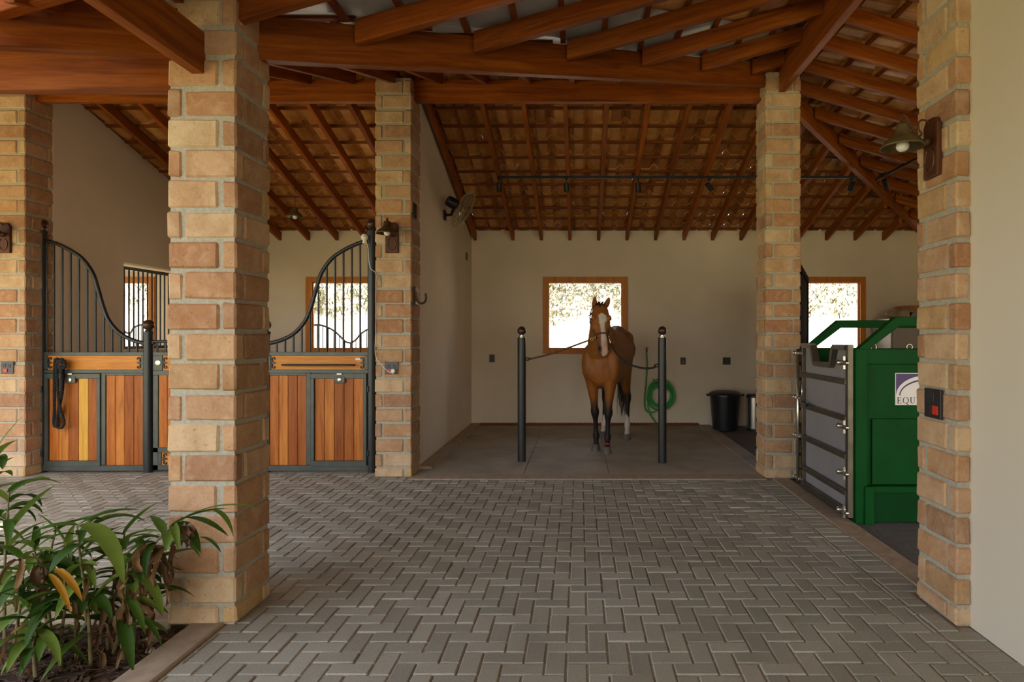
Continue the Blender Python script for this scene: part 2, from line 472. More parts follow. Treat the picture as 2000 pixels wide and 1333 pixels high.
for i in range(13):
    x = 2.0 + i*G*cosW
    batten(cr, (x, -3.1, zR(x)+TS), (x, 6.45+(x-2.03), zR(x)+TS))

# --- half round ridge and hip tiles closing the joints
def ridge(name, p0, p1, r=.13):
    p0, p1 = Vector(p0), Vector(p1); X = (p1-p0).normalized(); Y = Vector((0,0,1)).cross(X).normalized(); Z = X.cross(Y)
    mb = MB(); L = (p1-p0).length; n = int(L/.36)+1
    for i in range(n):
        a = p0+X*(i*L/n-.03); b = p0+X*((i+1)*L/n)
        V = []
        for q, k in ((a, 1.06), (b, .94)):
            for t in (0, .014):
                for j in range(9):
                    th = math.pi*j/8; rr = (r+t)*k
                    V.append(q + Y*(rr*math.cos(th)*1.25) + Z*(rr*math.sin(th)*.8-.06))
        Fs = []
        for j in range(8): Fs += [(j+1, j, 18+j, 18+j+1), (9+j, 9+j+1, 27+j+1, 27+j), (j, j+1, 9+j+1, 9+j), (18+j+1, 18+j, 27+j, 27+j+1)]
        Fs += [(0, 9, 27, 18), (8, 26, 35, 17)]
        mb.add(V, Fs)
    return mb.build(name, M['tile'], smooth=False, origin=p0, kind='structure')
zr_ = zB(6.45)+TS+.075
ridge('trim_ridge', (-10.2, 6.45, zr_), (2.1, 6.45, zr_), .16)
ridge('trim_ridge_wing', (2.03, -8.0, zr_+.04), (2.03, 6.6, zr_+.04), .16)
ridge('trim_hip', (2.05, 6.47, zr_+.02), (5.9, 10.32, zr_+.02-.30*3.85), .15)
# --- the folded sheet metal of the valley gutter, under the tiles
mb = MB(); rows = []
for i in range(13):
    u = -.2 + i*.1; x, y = -1.72+3.59*u, 3.35+2.92*u
    zc = max(zL(x), zM(y)) + RD + .042
    px, py = .631, -.776                     # plan direction across the valley, to the wing side
    row = []
    for k in (-.5, -.35, -.2, -.05, 0, .05, .2, .35, .5):
        X, Y = x+px*k, y+py*k
        z = (zL(X) if k > 0 else zM(Y) if k < 0 else max(zL(X), zM(Y))) + RD + .042
        row.append(Vector((X, Y, min(z, zL(2.03)+RD+.03))))
    rows.append(row)
V = [p for r_ in rows for p in r_]; n = 9; Fs = []
for i in range(len(rows)-1):
    for k in range(n-1): Fs.append((i*n+k, i*n+k+1, (i+1)*n+k+1, (i+1)*n+k))
V2 = [p+Vector((0,0,.004)) for p in V]; m = len(V)
MB().add(V+V2, Fs+[tuple(m+q for q in f[::-1]) for f in Fs]).build('valley_gutter', M['zinc'], smooth=True, origin=(0,4.8,3.6),
    label='grey sheet metal gutter lining the roof valley above the slanting beam', cat='gutter')

# --- rafters of the back slope: wash bay and machine bay
k = 0
for i in range(8):
    x = -1.69 + .459*i if i == 0 else -1.54+.459*i
    timber('rafter', (x, 6.40, zB(6.40)), (x, 10.6, zB(10.6)), .05, RD, f'{ORD[i]} rafter from the fan wall under the wash bay tiles', 'rafter', 'wash bay rafters')
for i in range(7):
    x = -1.54 + .459*(8+i)
    y0 = max(6.45+(x-2.03)+.06, 6.4)
    timber('rafter', (x, y0, zB(y0)), (x, 10.6, zB(10.6)), .05, RD, f'{ORD[i]} rafter in the machine bay running from hip beam to back wall', 'rafter', 'machine bay back rafters')
for i in range(8):
    x = -2.08 - .459*i
    timber('rafter', (x, 6.40, zB(6.40)), (x, 10.6, zB(10.6)), .05, RD, f'{ORD[i]} rafter from the wash bay side under the horse stall tiles', 'rafter', 'stall rafters')
for i in range(4):
    x = -6.1 - .8*i
    timber('rafter', (x, 6.40, zB(6.40)), (x, 10.6, zB(10.6)), .05, RD, f'{ORD[i]} rafter over the neighbouring stall beyond the barred opening', 'rafter', 'neighbour stall rafters')
# --- rafters of the front slope, short ones ending on the valley beam
for i in range(15):
    x = 1.3 - .459*i
    y0 = valley_y(x)+.055 if x > -2.35 else 2.55
    timber('rafter', (x, y0, zM(y0)), (x, 6.44, zM(6.44)), .05, RD, f'{ORD[i]} aisle rafter, counted from the wash bay pillar toward the stall', 'rafter', 'aisle rafters')
# --- wing rafters: up to the ridge on one side, down on the other
ys = [2.155, 2.645, 3.13, 3.62, 4.115, 4.612, 5.11, 5.59, 6.07]
for i, y in enumerate(ys):
    x0 = valley_x(y)+.07 if y > 2.66 else -2.85
    if y > 2.66: x0 = max(x0, -2.4)
    lab = ORD[len(ys)-1-i] + ' rafter out from the ridge pillar, rising from valley beam to ridge'
    timber('rafter', (x0, y, zL(x0)), (2.008, y, zL(2.008)), .06, RD+.01, lab, 'rafter', 'wing rafters')
ys = [3.16, 3.65, 4.14, 4.63, 5.13, 5.60, 6.07, 6.56, 7.04, 7.52, 8.0, 8.47, 8.94, 9.4]
for i, y in enumerate(ys):
    x0 = 2.082 if y < 6.45 else 2.03+(y-6.45)+.06
    lab = ORD[len(ys)-1-i] + ' rafter out from the back corner, sloping down over the green machine'
    timber('rafter', (x0, y, zR(x0)), (6.0, y, zR(6.0)), .055, RD, lab, 'rafter', 'machine bay side rafters')
# --- main timbers
h1 = lambda u: Vector((-1.72+3.59*u, 3.35+2.92*u, 2.94+1.04*u))
timber('valley_beam', h1(-.262), h1(1.0), .07, .235, 'long slanting valley beam from the front brick pillar up to the ridge pillar', 'beam', tail=.14)
timber('hip_beam', (2.12, 6.54, 3.99-.262*.09), (5.45, 9.87, 3.99-.262*3.42), .07, .215, 'sloping hip beam running down from the ridge pillar into the back corner', 'beam')
timber('ridge_beam', (2.045, -7.9, 3.91), (2.045, 6.28, 3.91), .07, .30, 'level ridge beam resting on the ridge pillar, coming toward the viewer', 'beam')
timber('tie_beam', (-1.74, 6.43, 3.884), (1.89, 6.43, 3.884), .07, .226, 'horizontal beam spanning above the wash bay entrance', 'beam')
timber('tie_beam', (-5.68, 6.43, 3.884), (-2.06, 6.43, 3.884), .07, .226, 'horizontal beam spanning above the stall front', 'beam')
timber('eave_beam', (-9.5, 3.24, 2.732), (-2.04, 3.24, 2.732), .07, .226, 'horizontal eave beam meeting the front pillar above the planter', 'beam')
timber('eave_beam', (-1.91, -7.9, 2.757), (-1.91, 3.10, 2.757), .064, .21, 'eave beam coming from the face of the front pillar toward the viewer', 'beam')

# ================================================================ brick pillars
BW, JT = .070, .017
def brick_pillar(x0, x1, y0, y1, ztop, label, seed):
    rg = random.Random(seed)
    root = empty('brick_pillar', ((x0+x1)/2, (y0+y1)/2, 0), label, 'pillar', 'brick pillars')
    MB().box(x0+.0095, x1-.0095, y0+.0095, y1-.0095, 0, ztop-.01).build('mortar_core', M['mortar'], root)
    mb = MB(); z = .004; i = 0
    while z < ztop-.03:
        h = .088 if i == 0 else min(.135, ztop-z)
        e = lambda: rg.uniform(-.003, .003)
        j = lambda: rg.uniform(-.006, .006)
        g = JT/2
        if i % 2:      # end at the left of the front face
            bl = [(x0+BW+JT+j(), x1, y0, y0+BW), (x1-BW, x1, y0+BW+JT+j(), y1), (x0, x1-BW-JT+j(), y1-BW, y1), (x0, x0+BW, y0, y1-BW-JT+j())]
        else:
            bl = [(x0, x1-BW-JT+j(), y0, y0+BW), (x1-BW, x1, y0, y1-BW-JT+j()), (x0+BW+JT+j(), x1, y1-BW, y1), (x0, x0+BW, y0+BW+JT+j(), y1)]
        for (a, b, c, d) in bl:
            mb.cbox(a+e(), b-e(), c+e(), d-e(), z+rg.uniform(-.003,.003), z+h-.003+rg.uniform(-.005,.005), .009, .003, rg)
        z += h + (.012 if i == 0 else .0177); i += 1
    mb.build('brick', M['brick'], root, smooth=False)
    return root
brick_pillar(-2.062, -1.722, 3.07, 3.412, 3.215, 'tall front brick pillar standing between planter and paved aisle', 11)
brick_pillar(-2.092, -1.722, 6.27, 6.62, 4.09, 'brick pillar with wall lamp and double socket between stall and wash bay', 12)
brick_pillar(1.876, 2.232, 6.21, 6.56, 4.12, 'brick pillar between wash bay and steel machine gate, carrying the ridge', 13)
brick_pillar(1.868, 2.21, 3.05, 3.41, 3.915, 'brick pillar with red rocker outlet beside the cream wall', 14)
brick_pillar(-6.03, -5.665, 6.27, 6.62, 4.09, 'brick pillar at the far end of the stall front, behind the plants', 15)

# ================================================================ walls
def wall(name, boxes, mat='plaster'):
    mb = MB()
    for b in boxes: mb.box(*b)
    return mb.build(name, M[mat], origin=(boxes[0][0], boxes[0][2], 0), kind='structure')
WIN = [(-8.22,-6.85), (-4.414,-3.045), (-.602,.767), (3.226,4.595)]
WZ0, WZ1 = 1.145, 2.39
bx = []; xs = [-10.2] + [v for w in WIN for v in w] + [5.7]
top = 3.135
for a, b in zip(xs[::2], xs[1::2]): bx.append((a, b, 9.9, 10.1, -.1, top))
for a, b in WIN: bx += [(a, b, 9.9, 10.1, -.1, WZ0), (a, b, 9.9, 10.1, WZ1, top)]
wall('wall_back', bx)
def slope_wall(name, x0, x1, y0, y1, hole=None):
    mb = MB(); zt = lambda y: zB(y)+TS-.01
    def seg(a, b, z0, za, zb): 
        mb.add([(x0,a,z0),(x1,a,z0),(x1,b,z0),(x0,b,z0),(x0,a,za),(x1,a,za),(x1,b,zb),(x0,b,zb)], [(3,2,1,0),(4,5,6,7),(0,1,5,4),(1,2,6,5),(2,3,7,6),(3,0,4,7)])
    if hole is None: seg(y0, y1, 0, zt(y0), zt(y1))
    else:
        a, b, c, d = hole
        seg(y0, a, 0, zt(y0), zt(a)); seg(b, y1, 0, zt(b), zt(y1)); seg(a, b, 0, c, c); seg(a, b, d, zt(a), zt(b))
    return mb.build(name, M['plaster'], origin=(x0, y0, 0), kind='structure')
slope_wall('wall_left', -1.93, -1.75, 6.6, 9.9)
slope_wall('wall_stall', -5.84, -5.66, 6.6, 9.9, (7.62, 9.3, 1.26, 2.36))
slope_wall('wall_far', -10.2, -10.05, 6.5, 9.9)
mb = MB(); mb.box(1.94, 2.12, -8.0, 3.06, 0, 4.1)
mb.build('wall_right', M['plaster_pale'], origin=(1.94, 0, 0), kind='structure')
mb = MB(); mb.box(5.55, 5.7, 1.0, 9.9, -.1, 3.12)
mb.build('wall_side', M['plaster'], origin=(5.55, 5, 0), kind='structure')
MB().box(-1.75, -1.60, 6.62, 9.9, 0, .035).build('baseboard_left', M['kerb'], origin=(-1.7, 8, 0), kind='structure', bevel=.004)
mb = MB(); mb.box(-1.6, 1.9, 9.80, 9.9, .004, .034)
for i in range(70): mb.box(-1.59+i*.05, -1.565+i*.05, 9.805, 9.895, .034, .040)
mb.build('trim_drain', M['batten'], origin=(0, 9.85, 0), kind='structure')

# windows: mitred wooden frame with a single pane
for i, (a, b) in enumerate(WIN):
    fr = MB(); w = .088
    y0, y1 = 9.875, 9.985
    fr.box(a, b, y0, y1, WZ1-w, WZ1); fr.box(a, b, y0, y1, WZ0, WZ0+w); fr.box(a, a+w, y0, y1, WZ0+w, WZ1-w); fr.box(b-w, b, y0, y1, WZ0+w, WZ1-w)
    q = .016
    fr.box(a+w, b-w, y1-.06, y1-.02, WZ1-w-q, WZ1-w); fr.box(a+w, b-w, y1-.06, y1-.02, WZ0+w, WZ0+w+q); fr.box(a+w, a+w+q, y1-.06, y1-.02, WZ0+w+q, WZ1-w-q); fr.box(b-w-q, b-w, y1-.06, y1-.02, WZ0+w+q, WZ1-w-q)
    o = fr.build(f'window_{i+1}', M['winwood'], origin=((a+b)/2, 9.93, WZ0), kind='structure')
    MB().box(a+w+.004, b-w-.004, y1-.045, y1-.039, WZ0+w+.004, WZ1-w-.004).build('pane', M['glass'], o)

# ================================================================ floors
E = .188; U = E/2
X0, Y0 = -.4366, 3.0906
mb = MB(); rg = random.Random(3)
RA = (-1.775, 1.752, 1.6, 6.16); RB = (-6.6, -1.62, 3.28, 6.47)
inA = lambda x, y: RA[0] <= x <= RA[1] and RA[2] <= y <= RA[3]
inB = lambda x, y: RB[0] <= x <= RB[1] and RB[2] <= y <= RB[3]
def paver(x0, x1, y0, y1):
    cs = [(x0,y0),(x1,y0),(x1,y1),(x0,y1)]
    e = 1e-3
    ok = all(inA(x, y) or inB(x, y) for x, y in ((x0+e,y0+e),(x1-e,y0+e),(x1-e,y1-e),(x0+e,y1-e)))
    if not ok:
        cx, cy = (x0+x1)/2, (y0+y1)/2
        Q = None
        for Rr in (RA, RB):
            a, b, c, d = max(x0, Rr[0]), min(x1, Rr[1]), max(y0, Rr[2]), min(y1, Rr[3])
            if b-a > .02 and d-c > .02: Q = (a, b, c, d); break
        if not Q: return
        x0, x1, y0, y1 = Q
    if x0 > -2.03 and x1 < -1.75 and y0 > 3.1 and y1 < 3.4: return
    j = .0035; z = rg.uniform(-.0025, .0015)
    mb.cbox(x0+j, x1-j, y0+j, y1-j, -.05, z, .005, .0012, rg)
for k in range(-80, 80):
    for m_ in range(-30, 30):
        c, r_ = k+4*m_, -k
        x, y = X0+c*U, Y0+r_*U
        if -7 < x < 2.2 and 1.2 < y < 6.8: paver(x, x+2*U, y, y+U)
        x, y = X0+(c-1)*U, Y0+(r_-1)*U
        if -7 < x < 2.2 and 1.2 < y < 6.8: paver(x, x+U, y, y+2*U)
y = 1.6                                     # edging course beside the machine bay
while y < 6.12:
    mb.cbox(1.757+.003, 1.945-.003 if y < 3.0 or y > 3.41 else 1.862, y+.003, y+U-.003, -.05, rg.uniform(-.003,.001), .005, .001, rg); y += U
fl = mb.build('floor_pavers', M['paver'], origin=(0, 4, 0), kind='structure')
mb = MB(); mb.box(-1.80, 1.95, 1.2, 6.6, -.12, -.007); mb.box(-6.7, -1.80, 3.2, 6.6, -.12, -.007); mb.build('floor_bed', M['joint'], origin=(0, 4, 0), kind='structure')
# concrete strips, bay slab, machine bay floor
mb = MB()
mb.cbox(1.947, 2.115, 3.41, 6.22, -.05, .004, .004); mb.build('floor_kerb', M['kerb'], origin=(2.03, 5, 0), kind='structure')
mb = MB(); mb.cbox(-1.735, 1.875, 6.165, 6.395, -.05, .006, .004); mb.build('trim_threshold', M['kerb'], origin=(0, 6.3, 0), kind='structure')
mb = MB(); sl = [(-1.745, -.59), (-.586, .30), (.304, 1.19), (1.194, 1.885)]; sy = [(6.40, 7.62), (7.624, 8.8), (8.804, 9.9)]
for a, b in sl:
    for c, d in sy: mb.cbox(a, b, c, d, -.05, .004, .003)
mb.cbox(1.89, 2.09, 6.56, 9.9, -.05, .008, .003)
mb.build('floor_wash_bay', M['concrete'], origin=(0, 8, 0), kind='structure')
MB().box(2.1, 5.6, 1.0, 9.9, -.08, -.012).build('floor_machine_bay', M['darkfloor'], origin=(3.5, 6, 0), kind='structure')
MB().box(-10.2, -1.75, 6.47, 9.9, -.08, -.004).build('floor_stall', M['concrete'], origin=(-4, 8, 0), kind='structure')
MB().box(-1.94, 2.0, -8.0, 1.598, -.08, -.002).build('floor_porch', M['paver'], origin=(0, -1, 0), kind='structure')
MB().cbox(-1.945, -1.782, -8.0, 3.085, -.1, .012, .006).build('trim_planter_side', M['kerb'], origin=(-1.86, 2, 0), kind='structure')
MB().cbox(-6.6, -2.07, 3.10, 3.272, -.1, .012, .006).build('trim_planter_back', M['kerb'], origin=(-4, 3.2, 0), kind='structure')

# ================================================================ outside
MB().box(-45, 45, -45, 45, -.3, -.13).build('ground_lawn', M['lawn'], origin=(0, 0, -.2), kind='structure')
mb = MB(); nx, ny = 60, 26; rows = []
for j in range(ny):
    row = []
    for i in range(nx):
        x = -16 + 30*i/(nx-1); t = j/(ny-1); y = 11.3 + 5.2*t
        z = -.13 + 3.4*min(1, max(0, (t-.16)/.66))**.85
        nz = mnoise.noise(Vector((x*.7, y*.9, 3)))*.35 + mnoise.noise(Vector((x*3, z*3, 1)))*.10
        row.append(Vector((x, y+nz, z+(nz*.4 if t > .2 else 0))))
    rows.append(row)
V = [p for r_ in rows for p in r_]
mb.add(V, [(j*nx+i, j*nx+i+1, (j+1)*nx+i+1, (j+1)*nx+i) for j in range(ny-1) for i in range(nx-1)])
bk = mb.build('ground_bank', M['earthbank'], smooth=True, origin=(0, 13, -.13), kind='structure')
def bank_at(x, y):
    j = min(range(ny-1), key=lambda q: abs((rows[q][0].y+rows[q+1][0].y)/2-y))
    i = max(0, min(nx-2, int((x+16)/30*(nx-1))))
    return rows[j][i]
def blade(mb, p, d, L, w, droop, n=4, rg=rng):
    d = Vector(d).normalized(); side = d.cross(Vector((0,0,1)))
    side = side.normalized() if side.length > 1e-3 else Vector((1,0,0))
    p = Vector(p); V = []
    for i in range(n+1):
        t = i/n; ww = w*(1-t)**.7
        V += [p - side*ww, p + side*ww]
        dd = (d + Vector((0,0,-droop*t))).normalized(); p = p + dd*(L/n)
    mb.add(V, [(2*i, 2*i+1, 2*i+3, 2*i+2) for i in range(n)])
mb = MB(); rg = random.Random(21)
bands = [(-1.5,1.6,9500),(-6.8,-3.8,7500),(4.0,7.2,7500),(-11.8,-9.2,3500),(-16,13,1500)]
for xa_, xb_, cnt in bands:
    for i in range(cnt):
        x = rg.uniform(xa_, xb_); f = rg.uniform(9, ny-2.01); j = int(f); ii = max(0, min(nx-2, int((x+16)/30*(nx-1))))
        p = rows[j][ii].lerp(rows[j+1][ii], f-j); p.x = x
        lim = 2.0 + .22*mnoise.noise(Vector((x*1.1, 0, 0))) + .22*mnoise.noise(Vector((x*4, 2, 0)))
        if p.z < lim + rg.random()**2*.25 - .2: continue
        big = rg.random() < .3
        d = Vector((rg.uniform(-.9,.9), rg.uniform(-1.2,.1), rg.uniform(-.2,1)))
        blade(mb, p, d, rg.uniform(.10,.34), rg.uniform(.008,.02) if big else rg.uniform(.003,.007), rg.uniform(.6,2.6), 3)
mb.build('bank_grass', M['bankgrass'], origin=(0, 14, 2), kind='stuff', label='dry grass and weeds hanging over the pale earth bank', cat='grass')
# ================================================================ stall front
SY = 6.50; PM = F/SY                         # depth of the stall front, pixels per metre there
ZP = lambda py: CH + (CY-py)/PM
CURVE = [(6,470.6),(27,475.6),(57,490),(80,507),(99,534),(109,564),(120,602),(132,629),(153,652),(178,665),(199,670.5),(206,671)]

def fleur(mb, cx, cz, s, y):
    """a wrought iron fleur pointing along +s from the frame edge"""
    mb.prism([(cx+s*.0,y,cz),(cx+s*.022,y,cz+.012),(cx+s*.047,y,cz),(cx+s*.022,y,cz-.012)], (0,.006,0))
    for k in (1,-1):
        P = [(cx-s*.006, y+.004, cz+k*.010), (cx+s*.012, y+.004, cz+k*.022), (cx+s*.006, y+.004, cz+k*.042), (cx+s*.024, y+.004, cz+k*.056), (cx+s*.038, y+.004, cz+k*.047), (cx+s*.030, y+.004, cz+k*.036)]
        mb.tube(spline(P, 4), [.006]*21, 6)

def hbox(mb, X, ua, ub, pa, pb, y0, y1, c=.003):
    a, b = sorted((X(ua), X(ub))); z0, z1 = sorted((ZP(pa), ZP(pb)))
    mb.cbox(a, b, y0, y1, z0, z1, c)

def boards(parent, X, ua, ub, pa, pb, n, yellow=None, name='board_panel'):
    mb = MB(); yb = MB(); a, b = sorted((X(ua), X(ub))); w = (b-a)/n
    z0, z1 = sorted((ZP(pa), ZP(pb)))
    for i in range(n):
        (yb if i == yellow else mb).cbox(a+i*w+.0015, a+(i+1)*w-.0015, SY-.012, SY+.012, z0, z1, .004)
    mb.build(name, M['board'], parent)
    if yb.v: yb.build('yellow_board', M['yboard'], parent, label='single yellow replacement board')

def post(parent, x, ztop, r=.046):
    p = MB().lathe([(r,0),(r,ztop)], (x, SY, .004), n=24).build('post', M['iron'], parent, smooth='auto')
    MB().lathe([(r*1.12,0),(r*1.12,.018),(r*.75,.022),(r*.62,.04)], (x, SY, ztop), n=24).build('post_collar', M['iron'], p, smooth='auto')
    MB().ball((x, SY, ztop+.04+.052), .056, 20).build('ball_cap', M['bronze'], p, smooth=True)

def stall_panel(x_out, s, label, left):
    X = lambda u: x_out + s*u/PM
    root = empty('stall_gate', (x_out + s*.55, SY, 0), label, 'stall gate', 'stall front')
    post(root, X(0), ZP(455)); post(root, X(208), ZP(652))
    y0, y1 = SY-.022, SY+.022
    fr = MB()
    hbox(fr, X, 7, 203, 688, 695, y0, y1); hbox(fr, X, 7, 203, 722.5, 729, y0, y1)
    hbox(fr, X, 7, 14, 695, 722.5, y0, y1); hbox(fr, X, 196, 203, 695, 722.5, y0, y1)
    hbox(fr, X, 118.5, 127, 729, 908, y0, y1); hbox(fr, X, 199, 204, 729, 908, y0, y1); hbox(fr, X, 4.5, 8, 729, 908, y0, y1)
    hbox(fr, X, 5, 204, 908.5, 919.5, y0-.006, y1+.006); hbox(fr, X, 127, 199, 729, 733.5, y0, y1)
    fr.build('frame', M['gateframe'], root)
    mb = MB(); hbox(mb, X, 13, 197, 694.5, 723, SY-.012, SY+.012, .003); mb.build('rail_board', M['railwood'], root)
    for u, q in ((14.5, s), (195.5, -s)):
        mb = MB(); fleur(mb, X(u), ZP(709), q, SY-.024); mb.build('fleur_ornament', M['iron'], root)
    # curved rail and bars
    cv = spline([(X(u), SY, ZP(p)) for u, p in CURVE], 6)
    MB().tube(cv, .0215, 12).build('curved_rail', M['iron'], root, smooth=True)
    for i in range(11):
        u = 23.5 + i*16.25
        zc = min(((abs(p.x-X(u)), p.z) for p in cv))[1]
        MB().lathe([(.0105,ZP(690)),(.0105,zc)], (X(u), SY, 0), n=10).build('bar', M['iron'], root, smooth='auto')
    # fixed boards and the hatch
    boards(root, X, 127, 199, 733.5, 909, 4)
    h = MB()
    hbox(h, X, 9, 118, 730, 739.5, SY-.034, SY+.01); hbox(h, X, 9, 118, 899.5, 911, SY-.034, SY+.01); hbox(h, X, 9, 16, 739.5, 899.5, SY-.034, SY+.01); hbox(h, X, 111, 118, 739.5, 899.5, SY-.034, SY+.01)
    hatch = h.build('hatch', M['gateframe'], root)
    boards(hatch, X, 16, 111, 739, 900, 5, 3 if left else None, 'hatch_boards')
    l = MB(); u = 61; hbox(l, X, u-10, u+10, 736, 748, SY-.040, SY-.030)
    l.build('latch_plate', M['gateframe'], hatch)
    l = MB(); l.lathe([(.018,0),(.018,.006),(.010,.008)], (X(u), SY-.041, ZP(742)), (0,-1,0), 16)
    l.build('latch', M['steel'], hatch, smooth='auto')
    l = MB(); hbox(l, X, u-5, u+5, 729, 732, SY-.05, SY-.03); l.build('strike_tab', M['steel'], hatch)
    for p in (760, 885):
        l = MB(); l.lathe([(.011,-.03),(.011,.03)], (X(5.2), SY-.040, ZP(p)), n=10); l.build('hinge', M['iron'], hatch, smooth='auto')
    if not left:
        hb = MB(); a, b, z = X(37), X(165), ZP(713)
        hb.tube(spline([(a, SY-.02, z), (a-.0, SY-.055, z), (a-.02*1, SY-.062, z), (b+.02, SY-.062, z), (b, SY-.055, z), (b, SY-.02, z)], 5), .010, 10)
        hb.build('pull_bar', M['iron'], root, smooth=True)
        l = MB(); hbox(l, X, 19, 32, 700, 704, SY-.016, SY-.011, .001); l.build('maker_plate', M['whiteplastic'], root)
    return X
XL = stall_panel(-5.693, 1, 'stall front panel with yellow board and black rope, beside the brick pillar at far end', True)
XR = stall_panel(-2.2, -1, 'stall front panel with black pull bar, next to the wall lamp pillar', False)

# the low door between the panels
xa, xb = XL(208)+.06, XR(208)-.06
root = empty('stall_door', ((xa+xb)/2, SY, 0), 'low stall door with short top bars, mostly behind the front brick pillar', 'door')
fr = MB(); y0, y1 = SY-.02, SY+.02
bx_ = lambda a, b, pa, pb, mb=fr, ya=y0, yb=y1: mb.cbox(a, b, ya, yb, min(ZP(pa), ZP(pb)), max(ZP(pa), ZP(pb)), .003)
bx_(xa, xb, 688, 695); bx_(xa, xb, 724, 733); bx_(xa, xa+.10, 695, 724); bx_(xb-.10, xb, 695, 724); bx_(xa, xa+.055, 733, 918); bx_(xb-.055, xb, 733, 918)
bx_(xa, xb, 874, 884); bx_(xa, xb, 908, 918); bx_(xa+.055, xa+.09, 884, 908); bx_(xb-.09, xb-.055, 884, 908)
fr.build('frame', M['gateframe'], root)
mb = MB(); bx_(xa+.10, xb-.10, 694, 725, mb, SY-.012, SY+.012); mb.build('rail_board', M['railwood'], root)
mb = MB(); bx_(xa+.085, xb-.085, 883, 909, mb, SY-.012, SY+.012); mb.build('kick_board', M['railwood'], root)
for z in (709, 896):
    for x, q in ((xa+.105, 1), (xb-.105, -1)):
        mb = MB(); fleur(mb, x, ZP(z), q, SY-.022); mb.build('fleur_ornament', M['iron'], root)
n = 11; w_ = (xb-xa-.11)/n; mb = MB()
for i in range(n): mb.cbox(xa+.055+i*w_+.0015, xa+.055+(i+1)*w_-.0015, SY-.012, SY+.012, ZP(875), ZP(732), .004)
mb.build('board_panel', M['board'], root)
MB().tube(spline([(xa, SY, ZP(671)), (xa+.02, SY, ZP(667.5)), (xb-.02, SY, ZP(667.5)), (xb, SY, ZP(671))], 6), .016, 10).build('top_rail', M['iron'], root, smooth=True)
for i in range(13):
    x = xa+.035+i*(xb-xa-.07)/12
    MB().lathe([(.0105,ZP(690)),(.0105,ZP(667.5))], (x, SY, 0), n=8).build('bar', M['iron'], root, smooth='auto')
MB().lathe([(.028,0),(.028,.006),(.016,.010)], (xa+.055, SY-.02, ZP(709)), (0,-1,0), 18).build('latch', M['steel'], root, smooth='auto')

# black lead rope looped over the left panel
mb = MB(); rp = lambda px, py, dy=0.0: at(px, py, SY-.055+dy)
paths = [
 [rp(113,701), rp(108,703), rp(106.5,720), rp(106,760), rp(106,800), rp(105,825), rp(108,834), rp(112,815), rp(117,790), rp(122,760), rp(124,722), rp(122,706), rp(114,702)],
 [rp(115,702,-.03), rp(111,712,-.03), rp(111.5,740,-.03), rp(114,775,-.03), rp(118,800,-.03), rp(125,825,-.03), rp(120,836,-.03), rp(111,833,-.03), rp(112,815,-.03), rp(115,795,-.02), rp(120,765,-.02), rp(120,725,-.03), rp(119,712,-.03)],
 [rp(124,705,-.05), rp(112,708,-.05), rp(126,712,-.05), rp(113,717,-.05), rp(125,719,-.05), rp(127,708,-.045), rp(119,701,-.04)]]
for p in paths: rope(mb, resample(spline(p, 10), .008), .0145, 7.0, 6)
mb.build('lead_rope', M['rope'], smooth=True, label='black lead rope looped and knotted over the stall panel with the yellow board', cat='rope')
l = MB(); l.box(XL(27)-.02, XL(27)+.05, SY-.05, SY-.035, ZP(726), ZP(719)); 

# barred opening in the stall side wall
root = empty('window_grille', (-5.75, 8.45, 1.26), 'barred black grille in the stall side wall opening', 'grille')
g = MB(); gx = -5.70
g.cbox(gx-.02, gx+.02, 7.64, 9.28, 1.27, 1.31, .003); g.build('bottom_rail', M['iron'], root)
g = MB(); g.cbox(gx-.02, gx+.02, 7.64, 9.28, 2.27, 2.31, .003); g.build('top_rail', M['iron'], root)
for i in range(20): MB().lathe([(.010,1.3),(.010,2.28)], (gx, 7.68+i*.083, 0), n=8).build('bar', M['iron'], root, smooth='auto')

# curved guards outside the stall windows
def guard(pts, Y, label, xs):
    cv = spline([at(px, py, Y) for px, py in pts], 8)
    root = empty('window_guard', (cv[len(cv)//2].x, Y, 1.15), label, 'guard', None)
    MB().tube(cv, .016, 8).build('curved_rail', M['iron'], root, smooth=True)
    g = MB(); g.cbox(cv[0].x-.01, cv[-1].x+.01, Y-.012, Y+.012, WZ0+.005, WZ0+.045, .003); g.build('base_rail', M['iron'], root)
    x = cv[0].x
    while x < cv[-1].x+.01:
        zc = min(((abs(p.x-x), p.z) for p in cv))[1]
        MB().lathe([(.008,WZ0+.03),(.008,zc)], (x, Y, 0), n=8).build('bar', M['iron'], root, smooth='auto'); x += .09
guard([(609,636),(620,635),(632,637),(649,644.5),(663,656),(674,667),(684.5,670),(695,664),(705.5,652),(722,641.6),(735,637),(752,635)], 10.04, 'low curved black guard across the stall window', None)
guard([(190,671),(203,665),(217,650),(233,642),(252,652),(262,640),(275,635),(289,633),(298,636),(303,640)], 10.04, 'low curved guard across the window seen through the side grille', None)

# white monitor clipped to the gate post, its cord and plug
root = empty('stall_camera', at(710, 470, 6.42), 'small white camera clipped to the gate post by the lamp pillar', 'camera')
p = at(712, 464, 6.42)
MB().ball(p, .036, 16, (1,1,1.1)).build('lens_ball', M['whiteplastic'], root, smooth=True)
MB().lathe([(.022,0),(.018,.03),(.026,.045)], at(712, 471.5, 6.42)-Vector((0,0,.02)), n=16).build('base', M['whiteplastic'], root, smooth=True)
c = MB(); c.tube(spline([at(714,468,6.40), at(719,485,6.40), at(720,505,6.4), at(724,525,6.4), at(733.5,534,6.255), at(734,560,6.26), at(734,640,6.26), at(733,690,6.26), at(741,708,6.245), at(756,724,6.235), at(766,729,6.225)], 8), .0035, 6)
c.build('camera_cord', M['whiteplastic'], smooth=True, label='thin white cord running down the pillar from camera to socket', cat='cord')
